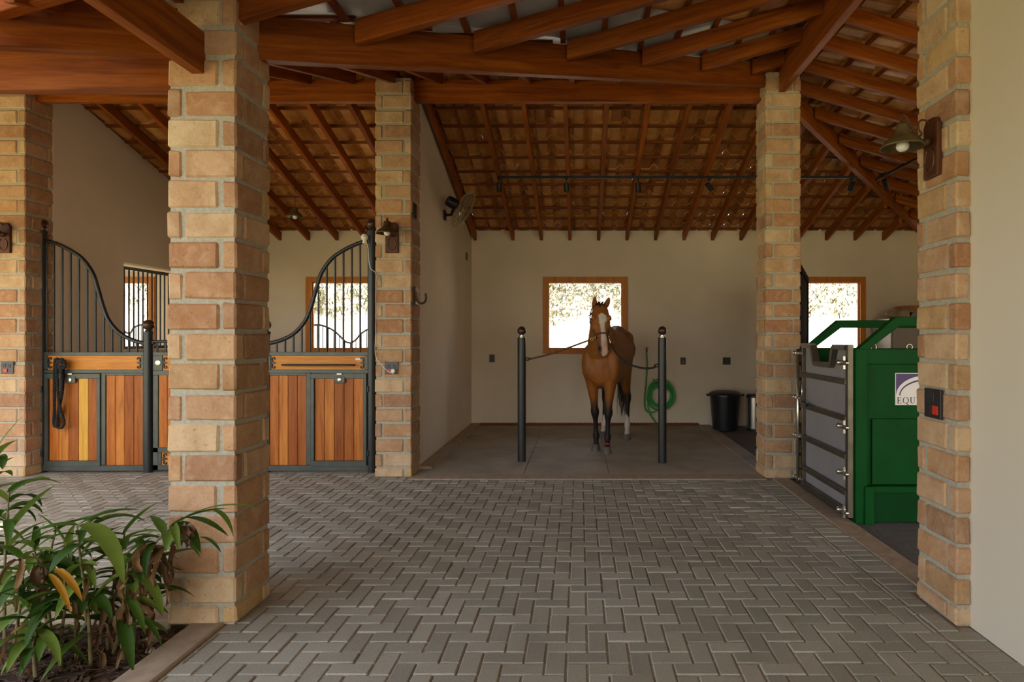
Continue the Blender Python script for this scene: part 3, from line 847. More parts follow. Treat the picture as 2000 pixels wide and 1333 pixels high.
# ================================================================ sockets
def plate(name, c, n, w, h, label, cat, mat, holes=(), rocker=None, t=.012):
    """wall plate; n = outward normal; holes/rocker in plate units (-1..1)"""
    c, n = Vector(c), Vector(n); s = Vector((0,0,1)).cross(n).normalized(); u = Vector((0,0,1))
    root = empty(name, c, label, cat)
    def slab(a, b, p, q, d0, d1, nm, m, bev=.002):
        P = [c + s*x*w/2 + u*z*h/2 + n*d0 for x, z in ((a,p),(b,p),(b,q),(a,q))]
        MB().prism(P, n*(d1-d0)).build(nm, m, root, bevel=bev, seg=1)
    slab(-1, 1, -1, 1, 0, t, 'plate', mat)
    for (x, z) in holes:
        slab(x-.24, x+.24, z-.3, z+.3, t, t+.003, 'outlet', M['socket'], .001)
        for k in (-.1, .1): slab(x+k-.035, x+k+.035, z-.06, z+.06, t+.003, t+.0036, 'pin_hole', M['blackprint'], 0)
    if rocker:
        x, z = rocker; slab(x-.3, x+.3, z-.3, z+.3, t, t+.006, 'rocker', M['red'], .001)
    return root
p2 = at(765, 719.5, 6.268)
plate('wall_socket', p2, (0,-1,0), .135, .125, 'grey double socket with white plug on the wall lamp pillar', 'socket', M['socketgrey'], ((-.4,.3),(.45,.3)), (-.35,-.42))
r_ = empty('power_plug', p2+Vector((.028,-.03,-.028)), 'round white plug in the grey socket on the lamp pillar', 'plug')
MB().lathe([(.024,0),(.024,.022),(.017,.036)], p2+Vector((.028,-.0195,-.026)), (0,-1,0), 18).build('plug_body', M['whiteplastic'], r_, smooth='auto')
MB().tube([p2+Vector((.028,-.04,-.035)), p2+Vector((.028,-.045,-.058))], .006, 8).build('strain_relief', M['whiteplastic'], r_, smooth=True)
plate('wall_socket', at(15.5, 718.5, 6.268), (0,-1,0), .13, .125, 'dark socket with red rocker on the pillar behind the plants', 'socket', M['socketgrey'], ((.35,.3),(-.4,.35)), (-.2,-.45))
plate('wall_socket', (1.866, 3.235, 1.09), (-1,0,0), .15, .155, 'dark outlet with red rocker on the pillar next to the cream wall', 'socket', M['socket'], ((.0,.42),(-.45,-.42)), (.42,-.42))
plate('wall_socket', at(961, 700.5, 9.9), (0,-1,0), .085, .125, 'small dark outlet on the wash bay wall near the fan wall corner', 'socket', M['socket'], ((0,.3),))
plate('wall_socket', at(1334, 705.5, 9.9), (0,-1,0), .085, .115, 'small outlet with red rocker on the wall right of the hose', 'socket', M['socket'], ((0,.45),), (0,-.3))
plate('blank_plate', at(1419, 705.5, 9.9), (0,-1,0), .125, .118, 'square dark blank plate on the wall above the black bin', 'wall plate', M['socketgrey'])
plate('switch_box', (-1.7225, 6.385, 2.74), (1,0,0), .11, .155, 'dark recessed switch box high on the side of the lamp pillar', 'switch', M['socket'], ((0,0),))
plate('switch_box', (-1.75, 9.45, 2.66), (1,0,0), .10, .12, 'small dark box high on the fan wall near the back corner', 'switch', M['socket'], ((0,0),))

# horseshoe hook
root = empty('horseshoe_hook', (-1.72, 6.40, 1.85), 'upturned horseshoe hook on a wooden plaque, side of the lamp pillar', 'hook')
MB().cbox(-1.722, -1.700, 6.345, 6.465, 1.765, 1.955, .004).build('plaque', M['plaque'], root)
P = [(-1.70, 6.36, 1.90), (-1.69, 6.36, 1.82), (-1.67, 6.37, 1.785), (-1.64, 6.385, 1.78), (-1.615, 6.40, 1.80), (-1.607, 6.41, 1.84), (-1.615, 6.415, 1.885)]
MB().tube(spline(P, 6), .0115, 10).build('horseshoe', M['rust'], root, smooth=True)

# ================================================================ wall lamps: plaque, scrolled arm, bell shade, bulb
def wall_lamp(c, n, metal, label, shade_off, drop=.10):
    """c: centre of the plaque's back, n: outward"""
    c, n = Vector(c), Vector(n); u = Vector((0,0,1)); s = u.cross(n).normalized()
    root = empty('wall_lamp', c, label, 'lamp', None)
    Q = lambda a, h, d: c + s*a + u*h + n*d
    pl = [(-.066,-.155),(.066,-.155),(.066,.12),(.045,.15),(.018,.157),(-.018,.157),(-.045,.15),(-.066,.12)]
    MB().prism([Q(a, h, 0) for a, h in pl], n*.026).build('plaque', M['plaque'], root, bevel=.006)
    ring = [Q(.042*math.sin(t), -.065+.062*math.cos(t), .028) for t in [2*math.pi*i/24 for i in range(24)] if abs(t-math.pi*0) > .45 and abs(t-2*math.pi) > .45]
    MB().tube(ring, .006, 8).build('horseshoe', M['rust'], root, smooth=True)
    d = shade_off
    arm = spline([Q(0,.02,.028), Q(0,.012,.07), Q(0,.03,d*.45), Q(0,.10,d*.68), Q(0,.165,d*.90), Q(0,.172,d), Q(0,.145,d+.012)], 6)
    MB().tube(arm, .006, 8).build('arm', M['rust'], root, smooth=True)
    sc = spline([Q(0,.13,.028), Q(0,.15,.06), Q(0,.135,.085), Q(0,.10,.085), Q(0,.075,.07), Q(0,.06,.085), Q(0,.045,.11), Q(0,.06,.125)], 5)
    MB().tube(sc, .005, 8).build('scroll', M['rust'], root, smooth=True)
    MB().ball(Q(0,.03,.045), .026, 14).build('rosette', M['rust'], root, smooth=True)
    top = Q(0, drop, d)
    tw = []
    for i in range(30): tw.append(top + u*(.005+.05*i/29) + Vector((math.cos(i*.8), math.sin(i*.8), 0))*.014*(1-abs(i/14.5-1)*.5))
    MB().tube(tw, .0035, 6).build('hanger_coil', M['rust'], root, smooth=True)
    o = top
    drop_ = .034; top = top + u*drop_; o = top
    prof = [(.010,.004),(.033,.0),(.035,-.012),(.041,-.052),(.058,-.066),(.086,-.086),(.104,-.110),(.110,-.122),(.106,-.122),(.083,-.09),(.055,-.070),(.035,-.055),(.004,-.053)]
    MB().lathe(prof, o, n=36, cap=False).build('shade', metal, root, smooth=True)
    MB().lathe([(.016,-.054),(.016,-.08)], o, n=14).build('socket', M['socket'], root, smooth='auto')
    MB().lathe([(.004,-.068),(.016,-.074),(.024,-.086),(.031,-.104),(.0325,-.114),(.030,-.125),(.024,-.134),(.014,-.140),(.002,-.143)], o, n=20).build('bulb', M['bulb'], root, smooth=True)
wall_lamp((1.868, 3.235, 2.435), (-1,0,0), M['olive'], 'bell shade wall lamp on the pillar next to the cream wall', .17, .09)
wall_lamp((-1.915, 6.268, 2.44), (0,-1,0), M['rust'], 'bell shade wall lamp on the pillar between stall and wash bay', .17, .105)
wall_lamp((-5.862, 6.268, 2.44), (0,-1,0), M['rust'], 'bell shade wall lamp on the pillar at the far end of the stall', .17, .105)

# pendant in the stall
Yp = 8.35
pt = at(576, 333, Yp); pz = at(576, 416, Yp)
root = empty('pendant_lamp', pt, 'olive bell pendant lamp hanging from the stall roof on a thin cord', 'lamp')
MB().lathe([(.001,.0),(.05,.0),(.056,-.012),(.048,-.035),(.012,-.045)], pt+Vector((0,0,.03)), n=20).build('canopy', M['rust'], root, smooth=True)
MB().tube([pt, pz+Vector((0,0,.06))], .004, 6).build('cord', M['blackplastic'], root)
MB().lathe([(.010,.075),(.032,.066),(.036,.05),(.045,.012),(.075,-.012),(.104,-.045),(.108,-.058),(.103,-.058),(.07,-.02),(.036,.0),(.004,.004)], pz, n=30, cap=False).build('shade', M['olive'], root, smooth=True)
MB().lathe([(.004,-.0),(.02,-.02),(.031,-.05),(.028,-.07),(.016,-.083),(.002,-.087)], pz, n=18).build('bulb', M['bulb'], root, smooth=True)

# ================================================================ wall fan
c = at(904, 409, 7.86); ax = Vector((.80,.40,-.44)).normalized()
root = empty('wall_fan', (-1.75, 7.92, 3.0), 'oscillating wall fan tilted downward, mounted high on the bay side wall', 'fan')
s1 = ax.cross(Vector((0,0,1))).normalized(); s2 = ax.cross(s1)
b = MB(); b.cbox(-1.75, -1.735, 7.86, 7.98, 2.93, 3.06, .004); b.tube([(-1.74,7.92,3.0), (-1.66,7.92,3.0), tuple(c-ax*.13+Vector((0,0,-.04)))], .017, 10); b.build('bracket', M['fanblack'], root)
MB().lathe([(.03,-.235),(.062,-.225),(.07,-.17),(.07,-.10),(.05,-.08),(.02,-.075)], c, ax, 20).build('motor', M['fanblack'], root, smooth='auto')
g = MB()
for k, (r, h) in enumerate(((.075,-.075),(.13,-.072),(.185,-.060),(.235,-.035),(.262,.0),(.235,.045),(.185,.07),(.13,.082),(.075,.088))):
    g.tube([c + ax*h + (s1*math.cos(t)+s2*math.sin(t))*r for t in [2*math.pi*i/40 for i in range(40)]], .0045 if r > .25 else .0022, 5, closed=True)
for i in range(44):
    t = 2*math.pi*i/44; e = s1*math.cos(t)+s2*math.sin(t)
    g.tube([c+ax*h+e*r for r, h in ((.06,-.076),(.13,-.072),(.185,-.06),(.235,-.035),(.262,0),(.235,.045),(.185,.07),(.13,.082),(.05,.09))], .0018, 4)
g.build('guard', M['wire'], root)
MB().lathe([(.04,-.02),(.042,.02),(.03,.04),(.002,.045)], c, ax, 18).build('hub', M['fanblade'], root, smooth=True)
for k in range(3):
    bl = []
    for i in range(7):
        rr = .035+.19*i/6; row = []
        for j in range(5):
            t = 2*math.pi*k/3 + .35 + (j/4-.5)*(1.15 if i > 1 else .8)*(1-.12*max(0, i-4))
            row.append(c + ax*(.012+.05*(j/4-.5)) + (s1*math.cos(t)+s2*math.sin(t))*rr)
        bl.append(row)
    V = [p for r_ in bl for p in r_]; n_ = 5
    Fs = [(i*n_+j, i*n_+j+1, (i+1)*n_+j+1, (i+1)*n_+j) for i in range(6) for j in range(4)]
    V2 = [p+ax*.003 for p in V]; m_ = len(V)
    MB().add(V+V2, Fs+[tuple(m_+q for q in f[::-1]) for f in Fs]).build('blade', M['fanblade'], root, smooth=True)

# ================================================================ track lights
yT = 8.0; zT = at(1000, 347, yT).z
root = empty('track_rail', (1.2, yT, zT), 'black lighting track running across the wash bay under the rafters', 'track')
MB().cbox(-1.075, 3.60, yT-.018, yT+.018, zT-.012, zT+.016, .002).build('rail', M['blackplastic'], root)
for x in (-1.03, .26, 1.2, 2.3, 3.2):
    MB().box(x-.004, x+.004, yT-.004, yT+.004, zT+.016, zB(yT)+.02).build('hanger', M['blackplastic'], root)
xT2 = at(1712, 352, 8.0).x; zT2 = at(1712, 352, 8.0).z
root = empty('track_rail', (xT2, 6.5, zT2), 'short black lighting track near the hip beam over the machine', 'track')
MB().cbox(xT2-.018, xT2+.018, 5.3, 8.0, zT2-.012, zT2+.016, .002).build('rail', M['blackplastic'], root)
def spot(px, py, Y, tilt, label, zt):
    p = at(px, py, Y); root = empty('track_spot', p, label, 'spotlight', 'track spotlights')
    a = Vector(tilt).normalized()
    MB().cbox(p.x-.016, p.x+.016, p.y-.03, p.y+.03, zt-.04, zt-.012, .002).build('adapter', M['blackplastic'], root)
    MB().tube([(p.x, p.y, zt-.035), (p.x, p.y, p.z+.03)], .006, 8).build('stem', M['blackplastic'], root)
    MB().lathe([(.028,-.055),(.034,-.05),(.034,.055),(.03,.06),(.027,.045),(.004,.04)], p, a, 20).build('housing', M['blackplastic'], root, smooth='auto')
    MB().lathe([(.027,.043),(.002,.046)], p, a, 18).build('lens', M['steel'], root)
spot(975, 365, yT, (0,.1,-1), 'first track spotlight from the fan wall, pointing straight down', zT)
spot(1106.5, 366, yT, (.05,.1,-1), 'second track spotlight from the fan wall, pointing straight down', zT)
spot(1246, 366, yT, (.05,.05,-1), 'third track spotlight from the fan wall, pointing straight down', zT)
spot(1385, 365, yT, (.7,.4,-.75), 'fourth track spotlight from the fan wall, swivelled sideways', zT)
spot(1663, 364, yT, (-.1,.6,-.8), 'track spotlight between ridge pillar and hip beam', zT)
spot(1729, 359, 7.6, (.4,.5,-.8), 'track spotlight on the short track by the hip beam', zT2)

# ================================================================ hitching posts and tie straps
def hitch(px, base, label):
    Y = F*CH/(base-CY); x = (px-CX)/F*Y
    root = empty('hitching_post', (x, Y, 0), label, 'post', 'hitching posts')
    MB().lathe([(.0475,.004),(.0475,1.42),(.040,1.424)], (x, Y, 0), n=28).build('pipe', M['iron'], root, smooth='auto')
    MB().lathe([(.036,1.42),(.036,1.434),(.024,1.438),(.024,1.452)], (x, Y, 0), n=22).build('collar', M['steel'], root, smooth='auto')
    MB().ball((x, Y, 1.50), .051, 20).build('ball_cap', M['bronze'], root, smooth=True)
    return x, Y, root
hx, hy, hr = hitch(1019, 902, 'black hitching post with brown ball, nearer the fan wall')
s = 1
MB().tube(spline([(hx+.04,hy,1.17),(hx+.07,hy,1.16),(hx+.085,hy,1.175),(hx+.07,hy,1.19),(hx+.04,hy,1.185)], 5), .007, 8).build('tie_ring', M['iron'], hr, smooth=True)
h2x, h2y, h2r = hitch(1293.5, 905, 'black hitching post with brown ball, in front of the green hose')
MB().tube(spline([(h2x-.04,h2y,1.10),(h2x-.07,h2y,1.09),(h2x-.085,h2y,1.105),(h2x-.07,h2y,1.12),(h2x-.04,h2y,1.115)], 5), .007, 8).build('tie_ring', M['iron'], h2r, smooth=True)

# ================================================================ hose on the back wall
root = empty('garden_hose', at(1290, 770, 9.84), 'bright green garden hose coiled on a hook against the wall', 'hose')
rg = random.Random(9); co_ = at(1290.5, 769, 9.84); pts = []
for i in range(6*22):
    t = 2*math.pi*i/22; k = i//22
    rr = .185 + .030*math.sin(k*2.1) + .01*math.sin(t*2+k)
    pts.append(co_ + Vector((math.cos(t+1.57)*rr*1.02, -.02-.022*(k % 3), math.sin(t+1.57)*rr*1.05 - .012*k + (.015 if k % 2 else 0))))
MB().tube(pts, .0125, 8).build('coil', M['hose'], root, smooth=True)
q = lambda px, py, dy=0: at(px, py, 9.83+dy)
MB().tube(spline([q(1262.5,686), q(1264,705), q(1264,725), q(1262,750), q(1259.5,775), q(1259.5,795), q(1263,803), q(1270,806), q(1278,805), q(1288,799), q(1296,790)], 8), .0115, 8).build('feed_length', M['hose'], root, smooth=True)
MB().tube(spline([q(1272,770,-.03), q(1267,782,-.03), q(1266,795,-.03), q(1268,805,-.03), q(1273,815,-.03), q(1282,827,-.02)], 8), .0115, 8).build('free_end', M['hose'], root, smooth=True)
root = empty('wall_tap', at(1262, 683, 9.85), 'small dark wall tap at the top of the hose', 'tap')
t_ = at(1262.5, 683, 9.9)
MB().tube([t_, t_+Vector((0,-.07,0)), t_+Vector((0,-.085,-.03))], .012, 10).build('spout', M['rust'], root, smooth=True)
MB().cbox(t_.x-.025, t_.x+.025, t_.y-.055, t_.y-.04, t_.z+.02, t_.z+.032, .003).build('handle', M['iron'], root)
h_ = at(1276, 744, 9.9); root = empty('hose_hook', h_, 'small metal hook above the coiled hose', 'hook')
MB().tube(spline([h_+Vector((0,0,.03)), h_+Vector((0,-.012,.02)), h_+Vector((0,-.02,-.02)), h_+Vector((.03,-.06,-.04)), h_+Vector((.06,-.09,-.02))], 5), .006, 8).build('hook_rod', M['rust'], root, smooth=True)

# ================================================================ bins
Yb = 9.45; x = (1416-CX)/F*Yb
root = empty('trash_bin', (x, Yb, -.012), 'large black plastic bin with lid against the back wall', 'bin')
MB().lathe([(.17,0),(.185,.015),(.232,.55),(.228,.55),(.18,.03),(.001,.03)], (x, Yb, -.012), n=36, cap=False).build('body', M['blackplastic'], root, smooth='auto')
MB().lathe([(.236,.53),(.252,.532),(.252,.555),(.235,.575),(.19,.60),(.17,.598),(.12,.612),(.001,.618)], (x, Yb, -.012), n=36).build('lid', M['blackplastic'], root, smooth='auto')
for k in (-1, 1): MB().cbox(x+k*.262-.022, x+k*.262+.022, Yb-.05, Yb+.05, .515, .545, .006).build('handle', M['blackplastic'], root)
x = 2.70; root = empty('pedal_bin', (x, 9.5, -.012), 'slim stainless steel pedal bin beside the black bin', 'bin')
MB().lathe([(.125,.03),(.125,.50)], (x, 9.5, -.012), n=32).build('body', M['steel'], root, smooth='auto')
MB().lathe([(.13,.0),(.13,.03)], (x, 9.5, -.012), n=32).build('base', M['blackplastic'], root, smooth='auto')
MB().lathe([(.129,.50),(.129,.53),(.11,.55),(.001,.56)], (x, 9.5, -.012), n=32).build('lid', M['blackplastic'], root, smooth='auto')
MB().cbox(x-.04, x+.04, 9.33, 9.38, .012, .022, .003).build('pedal', M['blackplastic'], root)

# ================================================================ green machine with steel gate
GX = 2.125; GZ = 4.735
root = empty('treadmill_machine', (3.3, 5.3, -.012), 'green steel horse treadmill cabin behind the stainless gate', 'machine')
zpt = 1.345
def gb(nm, mat, *bxs, c=.004, par=None):
    mb = MB()
    for b_ in bxs: mb.cbox(*b_, c)
    return mb.build(nm, mat, par or root)
x1 = 4.6
gb('corner_post', M['green'], (GX, GX+.09, GZ, GZ+.09, -.01, zpt))
gb('back_post', M['green'], (GX, GX+.09, 5.80, 5.89, -.01, zpt))
gb('side_wall', M['green'], (GX+.09, x1, GZ+.05, GZ+.075, .05, zpt-.02))
gb('top_rail', M['green'], (GX+.09, x1, GZ+.012, GZ+.09, zpt-.12, zpt-.002))
gb('lower_panel', M['green'], (GX+.14, x1, GZ+.028, GZ+.05, .29, .80))
gb('skirt', M['green'], (GX+.065, GX+.135, GZ-.02, GZ+.07, -.01, .285), (GX+.135, x1, GZ-.012, GZ+.07, .235, .285), (GX+.62, GX+.70, GZ-.012, GZ+.07, -.01, .235), (GX+1.3, GX+1.38, GZ-.012, GZ+.07, -.01, .235))
gb('skirt_recess', M['greendark'], (GX+.135, x1, GZ+.03, GZ+.045, -.005, .235))
gb('far_wall', M['green'], (GX+.09, x1, 5.82, 5.86, .05, zpt-.02))
gb('end_wall', M['green'], (x1-.04, x1, GZ+.075, 5.82, .05, zpt-.02))
gb('belt_deck', M['blackplastic'], (GX+.06, x1-.05, GZ+.1, 5.80, .02, .12))
for i, xx in enumerate((GX+.53, GX+1.1)):
    MB().lathe([(.010,0),(.010,.008),(.004,.01)], (xx, GZ-.012, .31), (0,-1,0), 12).build('bolt', M['steel'], root, smooth='auto')
def hand_rail(y, nm):
    # square tube: up from the post, sloping, then level
    P = [(GX+.045, zpt-.02), (GX+.045+.285, 1.555), (x1-.3, 1.555), (x1-.04, zpt-.02)]
    mb = MB(); w = .036
    mids = []
    for i, (a, b_) in enumerate(P):
        pr = P[max(i-1,0)]; nx = P[min(i+1, 3)]
        d1 = Vector((a-pr[0], b_-pr[1])) if i else Vector((0,1)); d2 = Vector((nx[0]-a, nx[1]-b_)) if i < 3 else Vector((0,-1))
        d1 = d1.normalized() if d1.length else d2.normalized(); d2 = d2.normalized() if d2.length else d1
        n1, n2 = Vector((-d1.y, d1.x)), Vector((-d2.y, d2.x)); bi = (n1+n2).normalized(); k = w/max(.4, bi.dot(n1))
        if i in (0, 3): bi = n2 if i == 0 else n1; bi = Vector((-1,0)) if i == 0 else Vector((1,0)); k = w*1.15
        mids.append([Vector((a+bi.x*k, y-w, b_+bi.y*k)), Vector((a+bi.x*k, y+w, b_+bi.y*k)), Vector((a-bi.x*k, y+w, b_-bi.y*k)), Vector((a-bi.x*k, y-w, b_-bi.y*k))])
    mb.rings(mids); mb.build(nm, M['green'], root, bevel=.004)
hand_rail(GZ+.045, 'hand_rail'); hand_rail(5.845, 'hand_rail')
for xx in (GX+.16, GX+.44, GX+.75):       # little lashing rings along the top edge
    MB().tube([Vector((xx+.022*math.cos(t), GZ+.05, zpt+.012+.022*math.sin(t))) for t in [2*math.pi*i/16 for i in range(16)]], .005, 6, closed=True).build('lashing_ring', M['steel'], root, smooth=True)
# sign on the cabin side
sx0, sz0, sz1 = 2.452, .905, 1.155; sy = GZ+.049
sg = MB().box(sx0, sx0+.34, sy-.004, sy, sz0, sz1).build('sign', M['white'], root, label='white sign with purple emblem and black letters')
pp = [(sx0+.006, sy-.0045, sz1-.006), (sx0+.006, sy-.0045, sz0+.062)]
arc = [(sx0+.006+.30*(1-math.cos(t))*.78, sy-.0045, sz0+.075+.155*math.sin(t)) for t in [math.pi/2*i/16 for i in range(17)]]
MB().prism([(sx0+.006, sy-.0045, sz1-.006)]+[Vector(a) for a in arc if a[2] < sz1-.006]+[(arc[-1][0], sy-.0045, sz1-.006)], (0,-.001,0)).build('purple_field', M['purple'], sg)
a2 = MB()
inn = [Vector((x_+.024, y_, z_-.024*(z_-sz0-.075)/.155)) for x_, y_, z_ in arc]; inn2 = [Vector((x_+.033, y_, z_-.036*(z_-sz0-.075)/.155)) for x_, y_, z_ in arc]
V = inn+inn2; n_ = len(inn)
a2.add(V+[p+Vector((0,-.001,0)) for p in V], [(i, i+1, n_+i+1, n_+i) for i in range(n_-1)]+[(2*n_+i+1, 2*n_+i, 3*n_+i, 3*n_+i+1) for i in range(n_-1)])
a2.build('arc_line', M['purple'], sg)
lt = MB(); H_ = .048; lx, lz, ly = sx0+.014, sz0+.013, sy-.0052
def stroke(a, b, c, d): lt.box(lx+a, lx+b, ly, ly+.0012, lz+c, lz+d)
# E
stroke(.004,.011,0,H_); stroke(0,.032,0,.0035); stroke(0,.031,H_-.0035,H_); stroke(.011,.024,.0225,.0255); stroke(.029,.032,.0035,.013); stroke(.028,.031,H_-.012,H_-.0035); stroke(.0225,.025,.018,.030)
lx += .044
# Q
no = 28; oc = (.023, H_/2)
V = []
for k in range(no):
    t = 2*math.pi*k/no
    V += [Vector((lx+oc[0]+.0235*math.cos(t), ly, lz+oc[1]+.0245*math.sin(t))), Vector((lx+oc[0]+.0165*math.cos(t), ly, lz+oc[1]+.0215*math.sin(t)))]
lt.add(V, [(2*k, 2*k+1, (2*k+3) % (2*no), (2*k+2) % (2*no)) for k in range(no)])
lt.prism([(lx+.020,ly,lz+.003),(lx+.030,ly,lz+.003),(lx+.048,ly,lz-.011),(lx+.040,ly,lz-.011)], (0,.001,0))
lx += .056
# U
stroke(.004,.011,.014,H_); stroke(0,.016,H_-.0035,H_); stroke(.0325,.0355,.014,H_); stroke(.028,.040,H_-.0035,H_)
V = []
for k in range(13):
    t = math.pi+math.pi*k/12
    V += [Vector((lx+.01975+.01575*math.cos(t), ly, lz+.0145+.0145*math.sin(t))), Vector((lx+.0216+.0112*math.cos(t), ly, lz+.0145+.0105*math.sin(t)))]
lt.add(V, [(2*k, 2*k+1, 2*k+3, 2*k+2) for k in range(12)])
lx += .050
# I
stroke(.004,.011,0,H_); stroke(0,.015,0,.0035); stroke(0,.015,H_-.0035,H_)
lt.build('lettering', M['blackprint'], sg)

# the stainless gate
GP = GX-.03
root = empty('steel_gate', (GP, 5.25, 0), 'stainless steel barred gate with grey sheet and notched top', 'gate')
ya, yb = 4.76, 5.78; g0, g1 = .03, 1.375
gb('frame', M['dullsteel'], (GP-.02, GP+.025, ya, ya+.05, g0, g1), (GP-.02, GP+.025, yb-.05, yb, g0, g1), (GP-.02, GP+.025, ya+.05, yb-.05, g0, g0+.06), par=root, c=.003)
N = [(ya+.05, g1), (5.03, g1), (5.09, g1-.155), (5.44, g1-.155), (5.52, g1), (yb-.05, g1)]
mb = MB()
for (a, za), (b_, zb) in zip(N, N[1:]):
    dz = .022; L = math.hypot(b_-a, zb-za); nx_, nz_ = (-(zb-za)/L*.02, (b_-a)/L*.02)
    P = [(GP-.035, a+nx_, za-.022+nz_), (GP-.035, b_+nx_, zb-.022+nz_), (GP-.035, b_-nx_, zb-.022-nz_), (GP-.035, a-nx_, za-.022-nz_)]
    mb.prism(P, (.06,0,0))
mb.build('notched_rail', M['dullsteel'], root)
for z in (1.084, .795, .50, .215):
    gb('cross_bar', M['dullsteel'], (GP-.03, GP+.0, ya+.03, yb-.03, z-.021, z+.021), par=root, c=.003)
P = [(GP+.012, ya+.05, g0+.06), (GP+.012, yb-.05, g0+.06), (GP+.012, yb-.05, g1-.03), (GP+.012, 5.52, g1-.03), (GP+.012, 5.44, g1-.18), (GP+.012, 5.09, g1-.18), (GP+.012, 5.03, g1-.03), (GP+.012, ya+.05, g1-.03)]
MB().prism(P, (.006,0,0)).build('sheet', M['clearpanel'], root)
for z in (1.235, .735, .375, .075):
    mb = MB(); mb.lathe([(.013,-.05),(.013,.05)], (GP-.035, ya+.03, z), n=12); mb.cbox(GP-.05, GP-.02, ya-.005, ya+.09, z-.018, z+.018, .003); mb.lathe([(.02,0),(.024,.012),(.012,.022)], (GP-.05, ya+.085, z), (-1,0,0), 12); mb.lathe([(.018,0),(.018,.02)], (GP-.03, ya-.02, z), (-1,0,0), 12)
    mb.build('hinge', M['steel'], root, smooth='auto')
MB().tube([(GP-.035, yb+.03, .06), (GP-.035, yb+.03, 1.32)], .016, 12).build('latch_rod', M['steel'], root, smooth=True)
for z in (1.28, .86, .5, .1):
    mb = MB(); mb.cbox(GP-.05, GP+.0, yb-.03, yb+.05, z-.012, z+.012, .003); mb.lathe([(.014,0),(.014,.03),(.02,.035),(.018,.05)], (GP-.045, yb+.05, z), (0,1,0), 12); mb.build('latch_guide', M['steel'], root, smooth='auto')
mb = MB(); mb.tube(spline([(GP-.04, yb-.13, .83), (GP-.07, yb-.16, .83), (GP-.075, yb-.30, .822)], 5), .014, 10); mb.build('grip', M['blackplastic'], root, smooth=True)
mb = MB(); mb.tube(spline([(GP-.04, yb-.05, .84), (GP-.05, yb-.10, .86), (GP-.05, yb-.12, .93), (GP-.045, yb-.10, .99)], 5), .009, 8); mb.build('lever', M['steel'], root, smooth=True)

# open framed panel behind the pillar
A, B_ = Vector((2.36, 6.66, 0)), Vector((3.10, 8.40, 0)); dirv = (B_-A).normalized(); nr = Vector((dirv.y, -dirv.x, 0))
root = empty('swing_panel', A, 'dark steel framed swing panel standing open behind the ridge pillar', 'panel')
def pan(a, b_, z0, z1, t0, t1, nm, m):
    P = [A+dirv*a+nr*t0+Vector((0,0,z0)), A+dirv*b_+nr*t0+Vector((0,0,z0)), A+dirv*b_+nr*t0+Vector((0,0,z1)), A+dirv*a+nr*t0+Vector((0,0,z1))]
    MB().prism(P, nr*(t1-t0)).build(nm, m, root, bevel=.003, seg=1)
Lp = (B_-A).length
pan(0, Lp, 2.16, 2.24, -.025, .025, 'top_tube', M['matteblack']); pan(0, .06, -.012, 2.16, -.025, .025, 'edge_tube', M['matteblack']); pan(Lp-.06, Lp, -.012, 2.16, -.025, .025, 'edge_tube', M['matteblack'])
pan(.06, Lp-.06, .15, 2.16, -.008, .008, 'infill_sheet', M['matteblack'])
rc = at(1579, 615, 8.36)
MB().tube([rc+Vector((.034*math.cos(t), 0, .034*math.sin(t))) for t in [2*math.pi*i/20 for i in range(20)]], .005, 6, closed=True).build('pull_ring', M['iron'], root, smooth=True)

# cabinet in the back corner with the things on it
root = empty('tall_cabinet', (5.1, 9.55, -.012), 'beige cabinet in the back corner behind the green machine', 'cabinet')
MB().cbox(4.68, 5.5, 9.25, 9.85, -.01, 1.70, .006).build('body', M['cabinet'], root)
MB().cbox(4.70, 5.08, 9.232, 9.25, .05, 1.68, .004).build('door', M['cabinet'], root); MB().cbox(5.10, 5.48, 9.232, 9.25, .05, 1.68, .004).build('door', M['cabinet'], root)
MB().cbox(5.05, 5.07, 9.20, 9.232, .8, .95, .004).build('handle', M['steel'], root)
cb_ = at(1759, 612, 9.45)
root = empty('burlap_roll', (cb_.x, 9.45, 1.70), 'crumpled burlap roll lying on the corner cabinet', 'sack')
mb = MB(); prof = []
for i in range(15):
    r0 = .068*(1+.12*math.sin(i*1.7)); prof.append([Vector((cb_.x-.02+.03*math.sin(i), 9.30+.30*i/14, 1.775)) + Vector((math.cos(t)*(r0+.02)*1.35*(1+.10*math.sin(5*t+i)), 0, math.sin(t)*r0*(1+.12*math.sin(4*t+1.3*i)))) for t in [2*math.pi*k/26 for k in range(26)]])
mb.rings(prof); mb.build('roll', M['burlap'], root, smooth=True)
root = empty('wooden_crate', (5.16, 9.5, 1.70), 'pale box with a wooden top board on the corner cabinet', 'box')
MB().cbox(4.985, 5.40, 9.30, 9.7, 1.70, 1.80, .004).build('box_body', M['clearpanel'], root)
MB().cbox(4.975, 5.41, 9.29, 9.71, 1.80, 1.90, .004).build('top_board', M['crate'], root)
